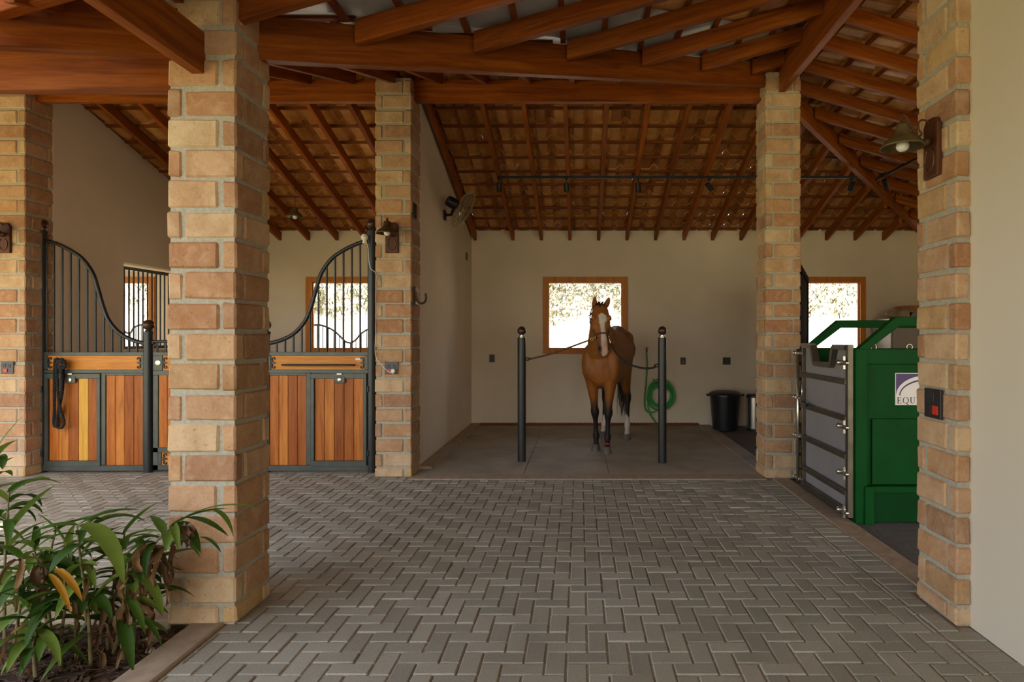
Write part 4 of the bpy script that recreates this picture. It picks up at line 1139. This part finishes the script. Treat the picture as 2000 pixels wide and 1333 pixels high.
# ================================================================ planter: soil, chips, stones, ginger plants
def soil_z(x, y):
    return -.02 + .03*mnoise.noise(Vector((x*2.2, y*2.2, 0))) + .012*mnoise.noise(Vector((x*11, y*11, 3)))
mb = MB(); nx, ny = 90, 90; V = []
for j in range(ny):
    for i in range(nx):
        x = -5.2 + 3.26*i/(nx-1); y = .6 + 2.5*j/(ny-1); V.append((x, y, soil_z(x, y)))
mb.add(V, [(j*nx+i, j*nx+i+1, (j+1)*nx+i+1, (j+1)*nx+i) for j in range(ny-1) for i in range(nx-1)])
mb.build('floor_planter_soil', M['soil'], smooth=True, origin=(-3.5, 2, 0), kind='structure')
mb = MB(); rg = random.Random(31)
for i in range(900):
    x, y = rg.uniform(-3.0, -1.96), rg.uniform(2.2, 3.07); z = soil_z(x, y)+.004
    a = rg.uniform(0, 6.3); L, w_, h = rg.uniform(.012,.045), rg.uniform(.005,.016), rg.uniform(.002,.006)
    ca, sa = math.cos(a), math.sin(a); t = rg.uniform(-.3,.3)
    P = [(x+ca*u*L-sa*v*w_, y+sa*u*L+ca*v*w_, z+t*u*L) for u, v in ((-1,-.6),(1,-1),(.8,1),(-1,.7))]
    mb.prism(P, (0,0,h))
for i in range(420):            # dry straw
    x, y = rg.uniform(-2.9, -1.97), rg.uniform(2.3, 3.05); z = soil_z(x, y)+.008; a = rg.uniform(0, 6.3); L = rg.uniform(.03,.12)
    mb.tube([(x, y, z), (x+math.cos(a)*L*.5, y+math.sin(a)*L*.5, z+rg.uniform(0,.02)), (x+math.cos(a+.4)*L, y+math.sin(a+.4)*L, z)], .0016, 4)
mb.build('bark_mulch', M['chip'], origin=(-2.4, 2.7, 0), kind='stuff', label='bark chips and dry straw scattered over the planter soil', cat='mulch')
for (px, py, Y, r, lab) in ((300, 1234, 2.98, .035, 'larger flat pale stone on the planter soil near the brick pillar'), (295, 1253, 2.89, .022, 'smaller pale stone on the planter soil, just in front of the larger one')):
    p = at(px, py, Y); p.z = soil_z(p.x, p.y)+r*.35
    MB().ball(p, r, 14, (1.3,1,.62)).build('stone', M['stone'], smooth=True, label=lab, cat='stone')

def leaf(mb, p, d, L, w, droop, up=Vector((0,0,1)), fold=.35, curl=0.0, n=9, wav=.0, rg=rng):
    """lance shaped blade with a folded midrib, starting at p along d"""
    p = Vector(p); d = Vector(d).normalized(); V = []
    for i in range(n+1):
        t = i/n
        ww = .84*w*(math.sin(math.pi*min(1, t*.97+.03)**.75)**.8)*(1 if t < .98 else .2)
        side = d.cross(up)
        side = side.normalized() if side.length > 1e-3 else Vector((1,0,0))
        nn = side.cross(d).normalized()
        k = fold*ww + rg.uniform(-wav, wav)
        k2 = fold*ww + rg.uniform(-wav, wav)
        V += [p - side*ww + nn*k, p - side*ww*.5 + nn*k*.35, p.copy(), p + side*ww*.5 + nn*k2*.35, p + side*ww + nn*k2]
        p = p + d*(L/n)
        d = (d + Vector((0,0,-droop/n*1.6)) + side*curl/n).normalized()
    F_ = [(5*i+j, 5*i+j+1, 5*i+j+6, 5*i+j+5) for i in range(n) for j in range(4)]
    mb.add(V, F_)

def dry(mb, p, rg, L=.22):
    d = Vector((rg.uniform(-1,1), rg.uniform(-1,.4), rg.uniform(-.2,.5)))
    leaf(mb, p, d, L*rg.uniform(.6,1.2), rg.uniform(.007,.02), rg.uniform(3,6), fold=rg.uniform(.8,1.6), curl=rg.uniform(-1.5,1.5), wav=.008, rg=rg)

def ginger(stem_pts, leaves, n_dry, label, seed, extra_dry=(), n_fill=12):
    """one stalk with alternate leaves: leaves = list of (start, end, width, droop)"""
    rg = random.Random(seed)
    sp = spline(stem_pts, 6)
    root = empty('ginger_plant', sp[0], label, 'plant', 'ginger plants in the planter')
    m = len(sp)
    MB().tube(sp, [.009*(1-.65*i/(m-1)) for i in range(m)], 7).build('stem', M['leafstem'], root, smooth=True)
    lm = MB()
    for (a, b, w_, dr) in leaves:
        a, b = Vector(a), Vector(b); d = (b-a); L = d.length*1.06
        leaf(lm, a, d.normalized()+Vector((0,0,dr*.38)), L, w_, dr, fold=rg.uniform(.15,.45), curl=rg.uniform(-.25,.25), rg=rg)
    for i in range(n_fill):                 # smaller leaves up the stalk
        q = sp[int(rg.uniform(.22,.97)*(m-1))]
        an = rg.uniform(0, 6.28); d = Vector((math.cos(an), math.sin(an)*.8-.15, rg.uniform(.0,.9)))
        leaf(lm, q, d, rg.uniform(.12,.3), rg.uniform(.016,.034), rg.uniform(.5,1.5), fold=rg.uniform(.15,.5), curl=rg.uniform(-.5,.5), rg=rg)
    lm.build('foliage', M['leaf'], root, smooth=True)
    if n_dry or extra_dry:
        dm = MB()
        for i in range(n_dry):
            q = sp[int(rg.uniform(.1,.75)*(m-1))]; dry(dm, q, rg)
        for (a, L) in extra_dry:
            for _ in range(3): dry(dm, a, rg, L)
        dm.build('withered_foliage', M['dryleaf'], root, smooth=True)
    return root
def yellow_leaf(root, a, b, w_):
    m_ = MB(); a, b = Vector(a), Vector(b); leaf(m_, a, (b-a).normalized()+Vector((0,0,.15)), (b-a).length*1.05, w_, .5, fold=.4)
    m_.build('yellowed_leaf', M['yellowleaf'], root, smooth=True)
def gr(px, py):      # ground point under a pixel
    Y = F*CH/(py-CY); return Vector(((px-CX)/F*Y, Y, -.02))
Yq = 2.72
# the plant in the middle with the big drooping leaf
b = gr(178, 1290); y0 = b.y
g0_ = ginger([b, at(172,1200,y0), at(158,1100,y0), at(151,1028,y0)],
  [(at(151,1027,y0), at(40,1038,y0-.05), .036, .5), (at(155,1026,y0), at(268,1094,y0-.22), .046, .75), (at(153,1026,y0), at(266,983,y0+.12), .030, .45), (at(156,1062,y0), at(95,1110,y0-.15), .034, .8),
   (at(158,1085,y0), at(228,1020,y0+.1), .028, .5), (at(165,1130,y0), at(110,1195,y0-.2), .03, .9), (at(168,1160,y0), at(228,1192,y0-.1), .030, .5)], 4,
  'ginger plant with one large drooping leaf in the middle of the planter', 41)
yellow_leaf(g0_, at(106,1112,y0-.2), at(164,1160,y0-.28), .02); yellow_leaf(g0_, at(96,1122,y0-.2), at(142,1185,y0-.3), .016)
# the plant leaning against the pillar
b = gr(222, 1268); y0 = b.y-.02
ginger([b, at(248,1190,y0), at(275,1115,y0), at(305,1060,y0), at(340,1025,y0)],
  [(at(333,1030,y0), at(425,985,y0-.08), .026, .35), (at(345,1022,y0), at(492,966,y0-.1), .021, .5), (at(362,1012,y0-.02), at(440,1032,y0-.12), .024, .5), (at(350,1020,y0), at(388,1070,y0-.1), .033, .9),
   (at(412,997,y0-.06), at(462,1045,y0-.1), .018, 1.6), (at(335,1030,y0), at(346,1054,y0-.14), .022, 1.2), (at(390,1050,y0-.05), at(438,1069,y0-.1), .012, .5), (at(322,1045,y0), at(300,1000,y0+.1), .026, .4)], 6,
  'ginger plant leaning across the front brick pillar', 42, [(at(310,1075,y0), .2), (at(325,1070,y0), .25), (at(300,1095,y0), .22), (at(365,1030,y0-.05), .12)])
b = gr(210, 1262); y0 = b.y+.08
ginger([b, at(215,1180,y0), at(235,1090,y0), at(245,1030,y0)],
  [(at(240,1045,y0), at(306,972,y0), .030, .45), (at(238,1060,y0), at(308,1024,y0-.1), .026, .4), (at(235,1085,y0), at(262,1122,y0-.2), .034, .9), (at(232,1100,y0), at(170,1060,y0), .028, .7), (at(228,1130,y0), at(244,1155,y0-.12), .03, .6)], 6,
  'ginger plant standing just behind the big drooping leaf', 43, [(at(262,1100,y0), .2), (at(285,1120,y0), .25)])
# leafy stalks along the left side of the view
specs = [
 ((60,1262), [(72,1180),(90,1110),(110,1035)], [((108,1040),(192,1000),.030,.4),((106,1050),(30,1070),.034,.6),((100,1080),(168,1118),.030,.7),((95,1100),(20,1130),.032,.8),((88,1130),(150,1170),.028,.7)], 'ginger plant with a broad flat leaf reaching toward the middle of the planter'),
 ((10,1250), [(8,1150),(12,1050),(18,960)], [((18,962),(98,918),.034,.55),((16,980),(-50,940),.034,.5),((14,1000),(88,968),.030,.4),((12,1020),(-60,1010),.034,.6),((12,1045),(95,940),.026,.3),((10,1075),(100,1000),.034,.5)], 'tall ginger plant with a long level leaf in front of the stall pillar'),
 ((-40,1230), [(-38,1100),(-25,980),(-15,890)], [((-15,892),(38,812),.022,.35),((-18,905),(24,850),.022,.3),((-20,925),(22,890),.024,.4),((-20,940),(40,905),.024,.5),((-25,965),(50,935),.028,.4),((-28,990),(-100,960),.03,.5)], 'tall ginger plant with narrow leaves at the outer side of the planter'),
 ((118,1298), [(120,1240),(128,1180),(125,1125)], [((125,1130),(60,1090),.032,.6),((126,1128),(195,1080),.030,.5),((127,1160),(185,1195),.030,.7),((125,1180),(70,1215),.03,.9)], 'short ginger plant low in front of the planter'),
 ((70,1320), [(66,1270),(70,1230),(58,1195)], [((58,1197),(20,1150),.028,.8),((60,1198),(46,1270),.034,1.2),((62,1210),(105,1160),.028,.5),((66,1240),(118,1265),.030,.8),((66,1250),(10,1290),.028,.9)], 'small ginger plant nearest the viewer in the planter'),
 ((150,1280), [(148,1200),(140,1130),(128,1060)], [((128,1062),(80,1000),.026,.4),((130,1070),(200,1045),.026,.5),((136,1110),(185,1070),.030,.5),((140,1140),(90,1150),.030,.8),((142,1170),(200,1180),.028,.8)], 'ginger plant with crossing leaves left of the big drooping leaf'),
 ((30,1290), [(34,1220),(44,1150),(40,1090)], [((40,1092),(-20,1050),.034,.6),((42,1096),(100,1060),.032,.6),((43,1130),(0,1180),.036,.9),((40,1160),(90,1190),.034,.8),((36,1200),(-10,1240),.03,.8)], 'ginger plant with dark broad leaves near the outer planter side'),
 ((262,1258), [(262,1190),(266,1130),(280,1080)], [((280,1082),(262,1040),.022,.4),((276,1096),(318,1068),.02,.5)], 'nearly withered ginger stalk beside the brick pillar'),
 ((240,1280), [(238,1210),(246,1150),(250,1095)], [((250,1098),(290,1050),.024,.4),((249,1105),(205,1075),.026,.6),((246,1140),(270,1090),.02,.3)], 'thin ginger stalk among withered leaves near the pillar'),
 ((100,1270), [(96,1200),(82,1130),(62,1060)], [((62,1062),(120,1020),.028,.5),((64,1070),(10,1050),.03,.6),((75,1110),(140,1090),.03,.6),((84,1150),(30,1160),.032,.8)], 'ginger plant with a yellowing leaf behind the low front plants'),
]
for i, (bp, st, lv, lab) in enumerate(specs):
    rg = random.Random(60+i); b = gr(*bp); y0 = b.y
    dry_x = [(at(285,1110,y0), .24), (at(295,1100,y0), .28), (at(272,1150,y0), .24)] if i == 7 else [(at(256,1130,y0), .22), (at(262,1180,y0), .2)] if i == 8 else [(at(80,1110,y0-.1), .22), (at(70,1140,y0-.1), .22)] if i == 9 else [(at(40,1095,y0-.1),.2)] if i == 6 else ()
    ginger([b]+[at(x, y, y0) for x, y in st], [(at(a[0], a[1], y0), at(c[0], c[1], y0+rg.uniform(-.2,.1)), w_, dr) for a, c, w_, dr in lv], 4 if i in (7, 8) else 2, lab, 70+i, dry_x)
# ================================================================ the horse
DX = Vector((.208, .978, 0)); RX = Vector((.978, -.208, 0)); UP = Vector((0,0,1))
S0 = Vector((.235, 7.46, 0))
hb = MB()
def ell(c, a, b, wa, wb, n=22, pw=1.0, top=1.0):
    """ring: half width wa along a, half height wb along b; top < 1 narrows the upper half"""
    out = []
    for k in range(n):
        t = 2*math.pi*k/n; ca, sa = math.cos(t), math.sin(t)
        f = top if sa > 0 else 1
        out.append(c + a*(wa*(abs(ca)**pw)*(1 if ca >= 0 else -1)*(1-(1-f)*max(0, sa))) + b*(wb*sa))
    return out
trunk = [(-.035,.04,1.10,.08),(-.015,.095,1.085,.16),(.02,.145,1.08,.22),(.07,.192,1.10,.275),(.16,.228,1.14,.345),(.30,.238,1.165,.40),(.45,.245,1.175,.415),(.62,.262,1.165,.395),(.82,.288,1.155,.375),(1.0,.29,1.17,.36),
         (1.14,.272,1.205,.35),(1.26,.268,1.25,.335),(1.38,.275,1.275,.315),(1.50,.262,1.265,.30),(1.60,.22,1.225,.29),(1.68,.15,1.18,.24),(1.73,.06,1.15,.14)]
hb.rings([ell(S0+DX*s+UP*z, RX, UP, w_, h, pw=.9, top=.72 if s > .1 else .85) for s, w_, z, h in trunk])
def limb(pts, n=16):
    """pts: (position, half width sideways, half depth fore-aft)"""
    P = [Vector(p[0]) for p in pts]; rs = []
    for i, (p, a, b) in enumerate(pts):
        rs.append([P[i] + RX*(a*math.cos(2*math.pi*k/n)) + DX*(b*math.sin(2*math.pi*k/n)) for k in range(n)])
    hb.rings(rs)
# neck
nk = [((.265,7.70,1.16),.17,.20),((.255,7.60,1.28),.172,.225),((.25,7.52,1.40),.155,.215),((.243,7.45,1.52),.132,.185),((.238,7.40,1.63),.112,.155),((.236,7.36,1.73),.096,.125),((.236,7.33,1.79),.075,.095)]
rs = []
for p, a, b in nk:
    p = Vector(p); ax_ = Vector((-.02,-.45,.9)).normalized(); sd = RX; bk = ax_.cross(sd).normalized()
    rs.append([p + sd*(a*math.cos(2*math.pi*k/20)) + bk*(b*math.sin(2*math.pi*k/20)) for k in range(20)])
hb.rings(rs)
# head: axis from poll to muzzle, turned slightly to its own left
HP = Vector((.238,7.24,1.805)); HM = Vector((.272,7.045,1.222)); HA = (HM-HP).normalized(); HL = (HM-HP).length
HS = Vector((.985,.17,0)); HS = (HS-HA*HS.dot(HA)).normalized(); HB = HS.cross(HA).normalized()
if HB.y < 0: HB = -HB                     # HB points back, toward the jaw
head = [(-.02,.055,.06,.02),(.03,.08,.095,.02),(.10,.098,.118,.03),(.19,.108,.135,.035),(.28,.112,.148,.05),(.36,.100,.150,.06),(.45,.084,.130,.055),(.55,.069,.100,.04),(.66,.060,.080,.028),(.76,.057,.070,.022),(.86,.063,.066,.02),(.93,.062,.060,.022),(.985,.050,.045,.024),(1.01,.028,.024,.02)]
def hpt(t, s=0, b=0): return HP + HA*(HL*t) + HS*s + HB*b
hr = []
for t, w_, dp, of in head:
    ring = []
    for k in range(20):
        th = 2*math.pi*k/20; ca, sa = math.cos(th), math.sin(th)
        ww = w_*(abs(ca)**.8)*(1 if ca >= 0 else -1)
        ww *= (1-.18*max(0, sa)) if t > .4 else 1.0
        ring.append(hpt(t) + HS*ww + HB*(dp*(abs(sa)**.85)*(1 if sa >= 0 else -1)*.5 + of))
    hr.append(ring)
hb.rings(hr)
for s in (-1, 1):                          # brow, cheek, nostril wing, chin
    hb.ball(hpt(.265, s*.094, -.006), .032, 12, (1,1,1.15))
    hb.ball(hpt(.40, s*.058, .055), .062, 12)
    hb.ball(hpt(.885, s*.044, -.012), .026, 12)
hb.ball(hpt(.985, 0, .05), .030, 12)
for s in (-1, 1):                          # breast and forearm muscle
    c = S0 + DX*.055 + RX*(s*.088) + UP*1.03
    hb.ball(c, .105, 16, (.78,.72,1.5))
    hb.ball(S0 + DX*.115 + RX*(s*.155) + UP*1.10, .135, 18, (.66,.95,1.75))
    hb.ball(S0 + DX*1.38 + RX*(s*.125) + UP*1.395, .13, 18, (.95,1.9,.88))
# ears
def ear(base, tip, w_):
    base, tip = Vector(base), Vector(tip); d = tip-base; rs = []
    for t, k in ((0,.62),(.2,.92),(.42,1),(.65,.78),(.85,.40),(1,.06)):
        c = base + d*t + Vector((0, .012*math.sin(math.pi*t), 0))
        rs.append([c + HS*(w_*k*math.cos(2*math.pi*q/12)) + Vector((0,1,0))*(w_*k*.62*math.sin(2*math.pi*q/12)) for q in range(12)])
    hb.rings(rs)
ear(at(1160.5,604,7.30), at(1162.3,576.5,7.30), .038)
ear(at(1181.5,604,7.28), at(1190.5,578.5,7.27), .042)
# fore legs
def foreleg(fx, fy, ex, ey):
    L = lambda t: Vector((ex+(fx-ex)*t, ey+(fy-ey)*t, 0))
    P = [(1.22,0,.095,.14),(1.08,.04,.102,.165),(.94,.12,.092,.145),(.82,.28,.074,.108),(.70,.45,.058,.078),(.60,.6,.046,.058),(.55,.66,.045,.055),(.51,.72,.054,.064),(.465,.76,.052,.062),(.43,.79,.040,.050),(.39,.82,.031,.041),(.33,.86,.0275,.038),(.25,.92,.028,.038),(.21,.95,.041,.049),(.17,.97,.042,.052),(.13,.985,.029,.037),(.095,1.0,.034,.042),(.075,1.0,.042,.052),(.06,1.0,.042,.052)]
    limb([(L(t)+UP*z - DX*(.03*max(0, (.17-z))/.17 if z < .17 else 0), a, b) for z, t, a, b in P])
foreleg(.205, 7.73, .135, 7.66)
foreleg(.335, 7.545, .385, 7.60)
# hind legs
def hindleg(fx, fy, hx_, hy_):
    L = lambda t, back: Vector((hx_+(fx-hx_)*t, hy_+(fy-hy_)*t, 0)) + DX*back
    P = [(1.30,0,-.02,.10,.20),(1.12,.05,-.02,.125,.235),(.98,.1,-.02,.115,.205),(.86,.25,-.0,.092,.155),(.75,.45,.05,.068,.11),(.66,.62,.09,.053,.082),(.60,.75,.12,.052,.080),(.545,.8,.118,.052,.074),(.47,.84,.10,.035,.05),(.38,.88,.075,.031,.042),(.28,.92,.05,.029,.040),(.215,.95,.035,.041,.049),(.175,.97,.025,.042,.051),(.135,.99,.0,.030,.037),(.10,1,-.02,.034,.042),(.075,1,-.03,.042,.05),(.06,1,-.03,.042,.05)]
    limb([(L(t, bk)+UP*z, a, b) for z, t, bk, a, b in P])
hindleg(.655, 8.56, .62, 8.72)
hindleg(.335, 8.80, .37, 8.80)
# grow one continuous skin over the body masses
me = bpy.data.meshes.new('body_mass'); me.from_pydata(hb.v, [], hb.f); me.update()
import bmesh
bm = bmesh.new(); bm.from_mesh(me); bmesh.ops.recalc_face_normals(bm, faces=bm.faces); bm.to_mesh(me); bm.free()
tmp = bpy.data.objects.new('body_mass', me); COL.objects.link(tmp)
rm = tmp.modifiers.new('r', 'REMESH'); rm.mode = 'VOXEL'; rm.voxel_size = .0105
sm = tmp.modifiers.new('s', 'SMOOTH'); sm.factor = .6; sm.iterations = 5
dg = bpy.context.evaluated_depsgraph_get()
skin = bpy.data.meshes.new_from_object(tmp.evaluated_get(dg))
bpy.data.objects.remove(tmp)
HO = Vector((.40, 8.1, 0))
horse = empty('horse', HO, 'bay horse with white blaze tied between the two black posts', 'horse')
skin.name = 'body'
sst = lambda a, b, x: (lambda t: t*t*(3-2*t))(max(0.0, min(1.0, (x-a)/(b-a))))
lerp3 = lambda a, b, t: tuple(p+(q-p)*t for p, q in zip(a, b))
BAY, BAYD, BLK, WHT, PNK, GRY = (.30,.108,.022), (.20,.064,.012), (.014,.010,.009), (.60,.53,.45), (.52,.29,.21), (.06,.045,.038)
cl = skin.color_attributes.new('coat', 'FLOAT_COLOR', 'POINT')
for i, vtx in enumerate(skin.vertices):
    p = vtx.co.copy(); n_ = mnoise.noise(p*6)*.5
    c = lerp3(BAY, BAYD, max(0, min(1, .35+n_)))
    h = p-HP; t = h.dot(HA)/HL; s = h.dot(HS); b = h.dot(HB)
    onhead = -.1 < t < 1.1 and abs(s) < .16 and b < .17 and p.y < 7.33 and p.z > 1.15 and (b < .10 or t > .3)
    hind = p.y > 8.3
    if p.z < .80 and not onhead:
        if hind:
            leftside = p.x > .52
            top_ = .58 if leftside else .62
            c = lerp3(c, BLK, 1-sst(top_, top_+.14, p.z+n_*.04))
            edge = .315 + n_*.03 + .02*math.sin(p.x*90)
            c = lerp3(c, WHT, 1-sst(edge-.02, edge+.02, p.z))
        else:
            c = lerp3(c, BLK, 1-sst(.50, .72, p.z+n_*.05))
    if onhead:
        # blaze: wide star on the forehead, narrow nose, pink muzzle
        off = -.008+.034*t
        hw = .046 if t < .30 else .046-.020*sst(.30,.42,t) if t < .55 else .026+.022*sst(.55,.85,t)
        hw *= sst(.17,.23,t)
        if t < .34: off += .012*sst(.1,.3,t)
        k = (1-sst(hw-.007, hw+.007, abs(s-off)+n_*.006))*(1-sst(.01,.045,b)) if hw > .003 else 0
        mz = sst(.66,.80,t)
        dark = lerp3(c, GRY, sst(.55,.85,t)*.85)
        c = lerp3(dark, lerp3(WHT, PNK, mz*.8), k)
        for sg_ in (-1, 1):
            q = hpt(.888, sg_*.052, -.022)
            c = lerp3(c, (.012,.008,.007), 1-sst(.011,.019, ((p-q)-HA*((p-q).dot(HA))*.35).length))
    cl.data[i].color = (*c, 1)
skin.materials.clear(); skin.materials.append(M['coat'])
for v_ in skin.vertices: v_.co -= HO
skin.polygons.foreach_set('use_smooth', [True]*len(skin.polygons))
bo = bpy.data.objects.new('body', skin); COL.objects.link(bo); bo.parent = horse; WL[bo] = HO
# hooves
def hoof(x, y, k=1.0, base=.004):
    c = Vector((x, y, base)) - DX*.03
    rs = []
    for z, r, sh in ((0,.064,-.018),(.012,.064,-.017),(.045,.054,-.006),(.075,.046,.004),(.082,.040,.006)):
        rs.append([c + UP*z + DX*sh + RX*(r*k*.95*math.cos(2*math.pi*q/20)) + DX*(r*k*1.12*math.sin(2*math.pi*q/20)) for q in range(20)])
    MB().rings(rs).build('hoof', M['hoof'], horse, smooth='auto')
hoof(.205, 7.73); hoof(.335, 7.545); hoof(.655, 8.56, .95); hoof(.335, 8.80, .95)
c = Vector((.335, 7.545, .120)) - DX*.010
MB().tube([c + RX*(.031*math.cos(t)) + DX*(.041*math.sin(t)) + UP*(.003*math.sin(t*3)) for t in [2*math.pi*i/24 for i in range(24)]], .010, 8, closed=True).build('pastern_band', M['redband'], horse, smooth=True, label='red band around one front pastern')
# eyes
for s in (-1, 1):
    MB().ball(hpt(.282, s*.110, .004), .0175, 14).build('eye', M['eye'], horse, smooth=True)
# forelock, mane, tail
rg = random.Random(77)
mb = MB()
for i in range(26):
    p0 = hpt(-.04+rg.uniform(-.02,.02), rg.uniform(-.035,.035), rg.uniform(-.02,.05)) - UP*.012
    e = Vector((rg.uniform(-.05,.04), -.03, rg.uniform(-.02,.015)))
    mb.tube(spline([p0, p0+Vector((0,-.02,.012)), p0+e+Vector((0,-.02,-.02))], 3), [.006,.006,.006,.005,.004,.003,.0015], 5)
mb.build('forelock', M['hairblack'], horse, smooth=True)
mb = MB()
for i in range(70):
    t = i/69; c = Vector((.236+.03*t, 7.42+.42*t, 1.83-.25*t)) + RX*rg.uniform(-.015,.015)
    d = Vector((-.09-.06*rg.random(), rg.uniform(-.03,.03), -.10-.08*rg.random()))
    mb.tube(spline([c, c+Vector((-.03,0,.012)), c+d*.6, c+d], 3), [.005]*6+[.004,.003,.002,.001], 4)
mb.build('mane', M['hairblack'], horse, smooth=True)
mb = MB(); T0 = S0+DX*1.70+UP*1.33
for i in range(90):
    a = rg.uniform(0, 6.28); r0 = rg.uniform(0,.03); r1 = rg.uniform(.0,.085)
    o = RX*math.cos(a) + DX*math.sin(a)*.6
    L = rg.uniform(.78, 1.12)
    p = [T0+o*r0*.6, T0+DX*.06+UP*(-.06)+o*r0, T0+DX*.10+UP*(-.3)+o*(r0+.4*r1)+RX*.02, T0+DX*.09+UP*(-.65)+o*r1+RX*.04, T0+DX*.07+UP*(-L)+o*r1*.7+RX*rg.uniform(.0,.07)]
    sp = spline(p, 4); mb.tube(sp, [.008*(1-.85*(k/(len(sp)-1))**2) for k in range(len(sp))], 5)
mb.build('tail', M['hairblack'], horse, smooth=True)
# halter
def strap(nm, pts, r, mat, lab=None):
    P = spline(pts, 6); MB().tube(P, r, 8).build(nm, mat, horse, smooth=True, label=lab)
tn = .60
nb = []
for k in range(28):
    th = 2*math.pi*k/28; ca, sa = math.cos(th), math.sin(th)
    nb.append(hpt(tn+.02*sa) + HS*(.074*(abs(ca)**.8)*(1 if ca >= 0 else -1)) + HB*(.056*(abs(sa)**.85)*(1 if sa >= 0 else -1)+.034))
MB().tube(nb, .0095, 8, closed=True).build('noseband', M['leather'], horse, smooth=True)
rings_ = {}
for s in (-1, 1):
    q = hpt(tn+.02, s*.079, .045); rings_[s] = q
    MB().tube([q + HA*(.024*math.cos(t)) + HB*(.024*math.sin(t)) for t in [2*math.pi*i/18 for i in range(18)]], .0045, 8, closed=True).build('halter_ring', M['brass'], horse, smooth=True)
    strap('cheek_strap', [q, hpt(.47, s*.094, .07), hpt(.30, s*.118, .085), hpt(.12, s*.108, .075), hpt(.0, s*.075, .06)], .007, M['leather'])
strap('crown_strap', [hpt(.0,-.075,.06), hpt(-.045,-.05,.07), hpt(-.06,0,.075), hpt(-.045,.05,.07), hpt(.0,.075,.06)], .007, M['leather'])
# the two ties
q = rings_[-1]
end = Vector((hx+.085, hy, 1.175))
ql = at(1156, 663, q.y+.02)
mb = MB(); sg = [end, end.lerp(ql, .33)-UP*.02, end.lerp(ql, .66)-UP*.012, ql]
mb.tube(spline(sg, 8), .0105, 8)
r_ = empty('cross_tie', end, 'brown tie strap stretched from the post nearer the fan wall to the halter', 'rope')
mb.build('strap', M['tieweb'], r_, smooth=True)
hk = MB(); hk.tube(spline([end+Vector((.02,0,.006)), end, end+Vector((-.012,0,-.006))], 4), .013, 8); hk.build('post_clip', M['iron'], r_, smooth=True)
hk = MB(); hk.tube(spline([ql, ql.lerp(q, .5)+Vector((0,-.01,0)), q], 5), .007, 8); hk.tube([ql+Vector((.016*math.cos(t), -.012, .016*math.sin(t))) for t in [2*math.pi*i/14 for i in range(14)]], .004, 6, closed=True); hk.build('snap_hook', M['brass'], r_, smooth=True)
q = rings_[1]; end = Vector((h2x-.085, h2y, 1.105))
r_ = empty('cross_tie', end, 'black tie rope hanging slack from the halter to the post by the hose', 'rope')
pm = [q, q+Vector((.03,-.02,-.08)), at(1205,692,7.02), at(1222,707,6.98), at(1240,716,6.96), at(1262,720,6.94), at(1278,718,6.93), end]
MB().tube(spline(pm, 8), .0125, 8).build('strap', M['rope'], r_, smooth=True)
MB().tube(spline([q, q+Vector((.012,-.012,-.03)), q+Vector((.03,-.02,-.085))], 5), .010, 8).build('snap_hook', M['steel'], r_, smooth=True)
# ================================================================ light and camera
w = bpy.data.worlds.new('sky'); SC.world = w; w.use_nodes = True
bgn = w.node_tree.nodes['Background']
sky = w.node_tree.nodes.new('ShaderNodeTexSky'); sky.sky_type = 'NISHITA'; sky.sun_disc = False
sky.sun_elevation = R(52); sky.sun_rotation = R(150); sky.air_density = 1.0; sky.dust_density = 3.0; sky.altitude = 200
mixn = w.node_tree.nodes.new('ShaderNodeMix'); mixn.data_type = 'RGBA'; mixn.inputs[0].default_value = .72
w.node_tree.links.new(sky.outputs[0], mixn.inputs[6]); mixn.inputs[7].default_value = (.95, .85, .69, 1)
w.node_tree.links.new(mixn.outputs[2], bgn.inputs['Color']); bgn.inputs['Strength'].default_value = SKY
sl_ = bpy.data.lights.new('sun', 'SUN'); sl_.energy = SUN; sl_.angle = R(1.2); sl_.color = (1, .93, .80)
so = bpy.data.objects.new('sun', sl_); COL.objects.link(so)
d = Vector((-.62, .62, -1.0)).normalized()      # the way the light travels: from behind and to the right, over the roof
so.rotation_euler = d.to_track_quat('-Z', 'Y').to_euler(); so.location = (8, -8, 14)
cam = bpy.data.cameras.new('camera'); co = bpy.data.objects.new('camera', cam); COL.objects.link(co)
co.location = (0, 0, CH); co.rotation_euler = (R(90), 0, 0)
cam.sensor_width = 36; cam.sensor_fit = 'HORIZONTAL'; cam.lens = F/2000*36
cam.shift_x = -(CX-1000)/2000; cam.shift_y = -(666.5-CY)/2000
cam.clip_start = .05; cam.clip_end = 200
SC.camera = co
vs = SC.view_settings
SC.display_settings.display_device = 'sRGB'
vs.view_transform = 'Standard'; vs.look = 'None'; vs.gamma = 1; vs.use_curve_mapping = False; vs.exposure = EXPO
SC.cycles.max_bounces = 10; SC.cycles.diffuse_bounces = 6; SC.cycles.transparent_max_bounces = 12
SC.cycles.sample_clamp_indirect = 6
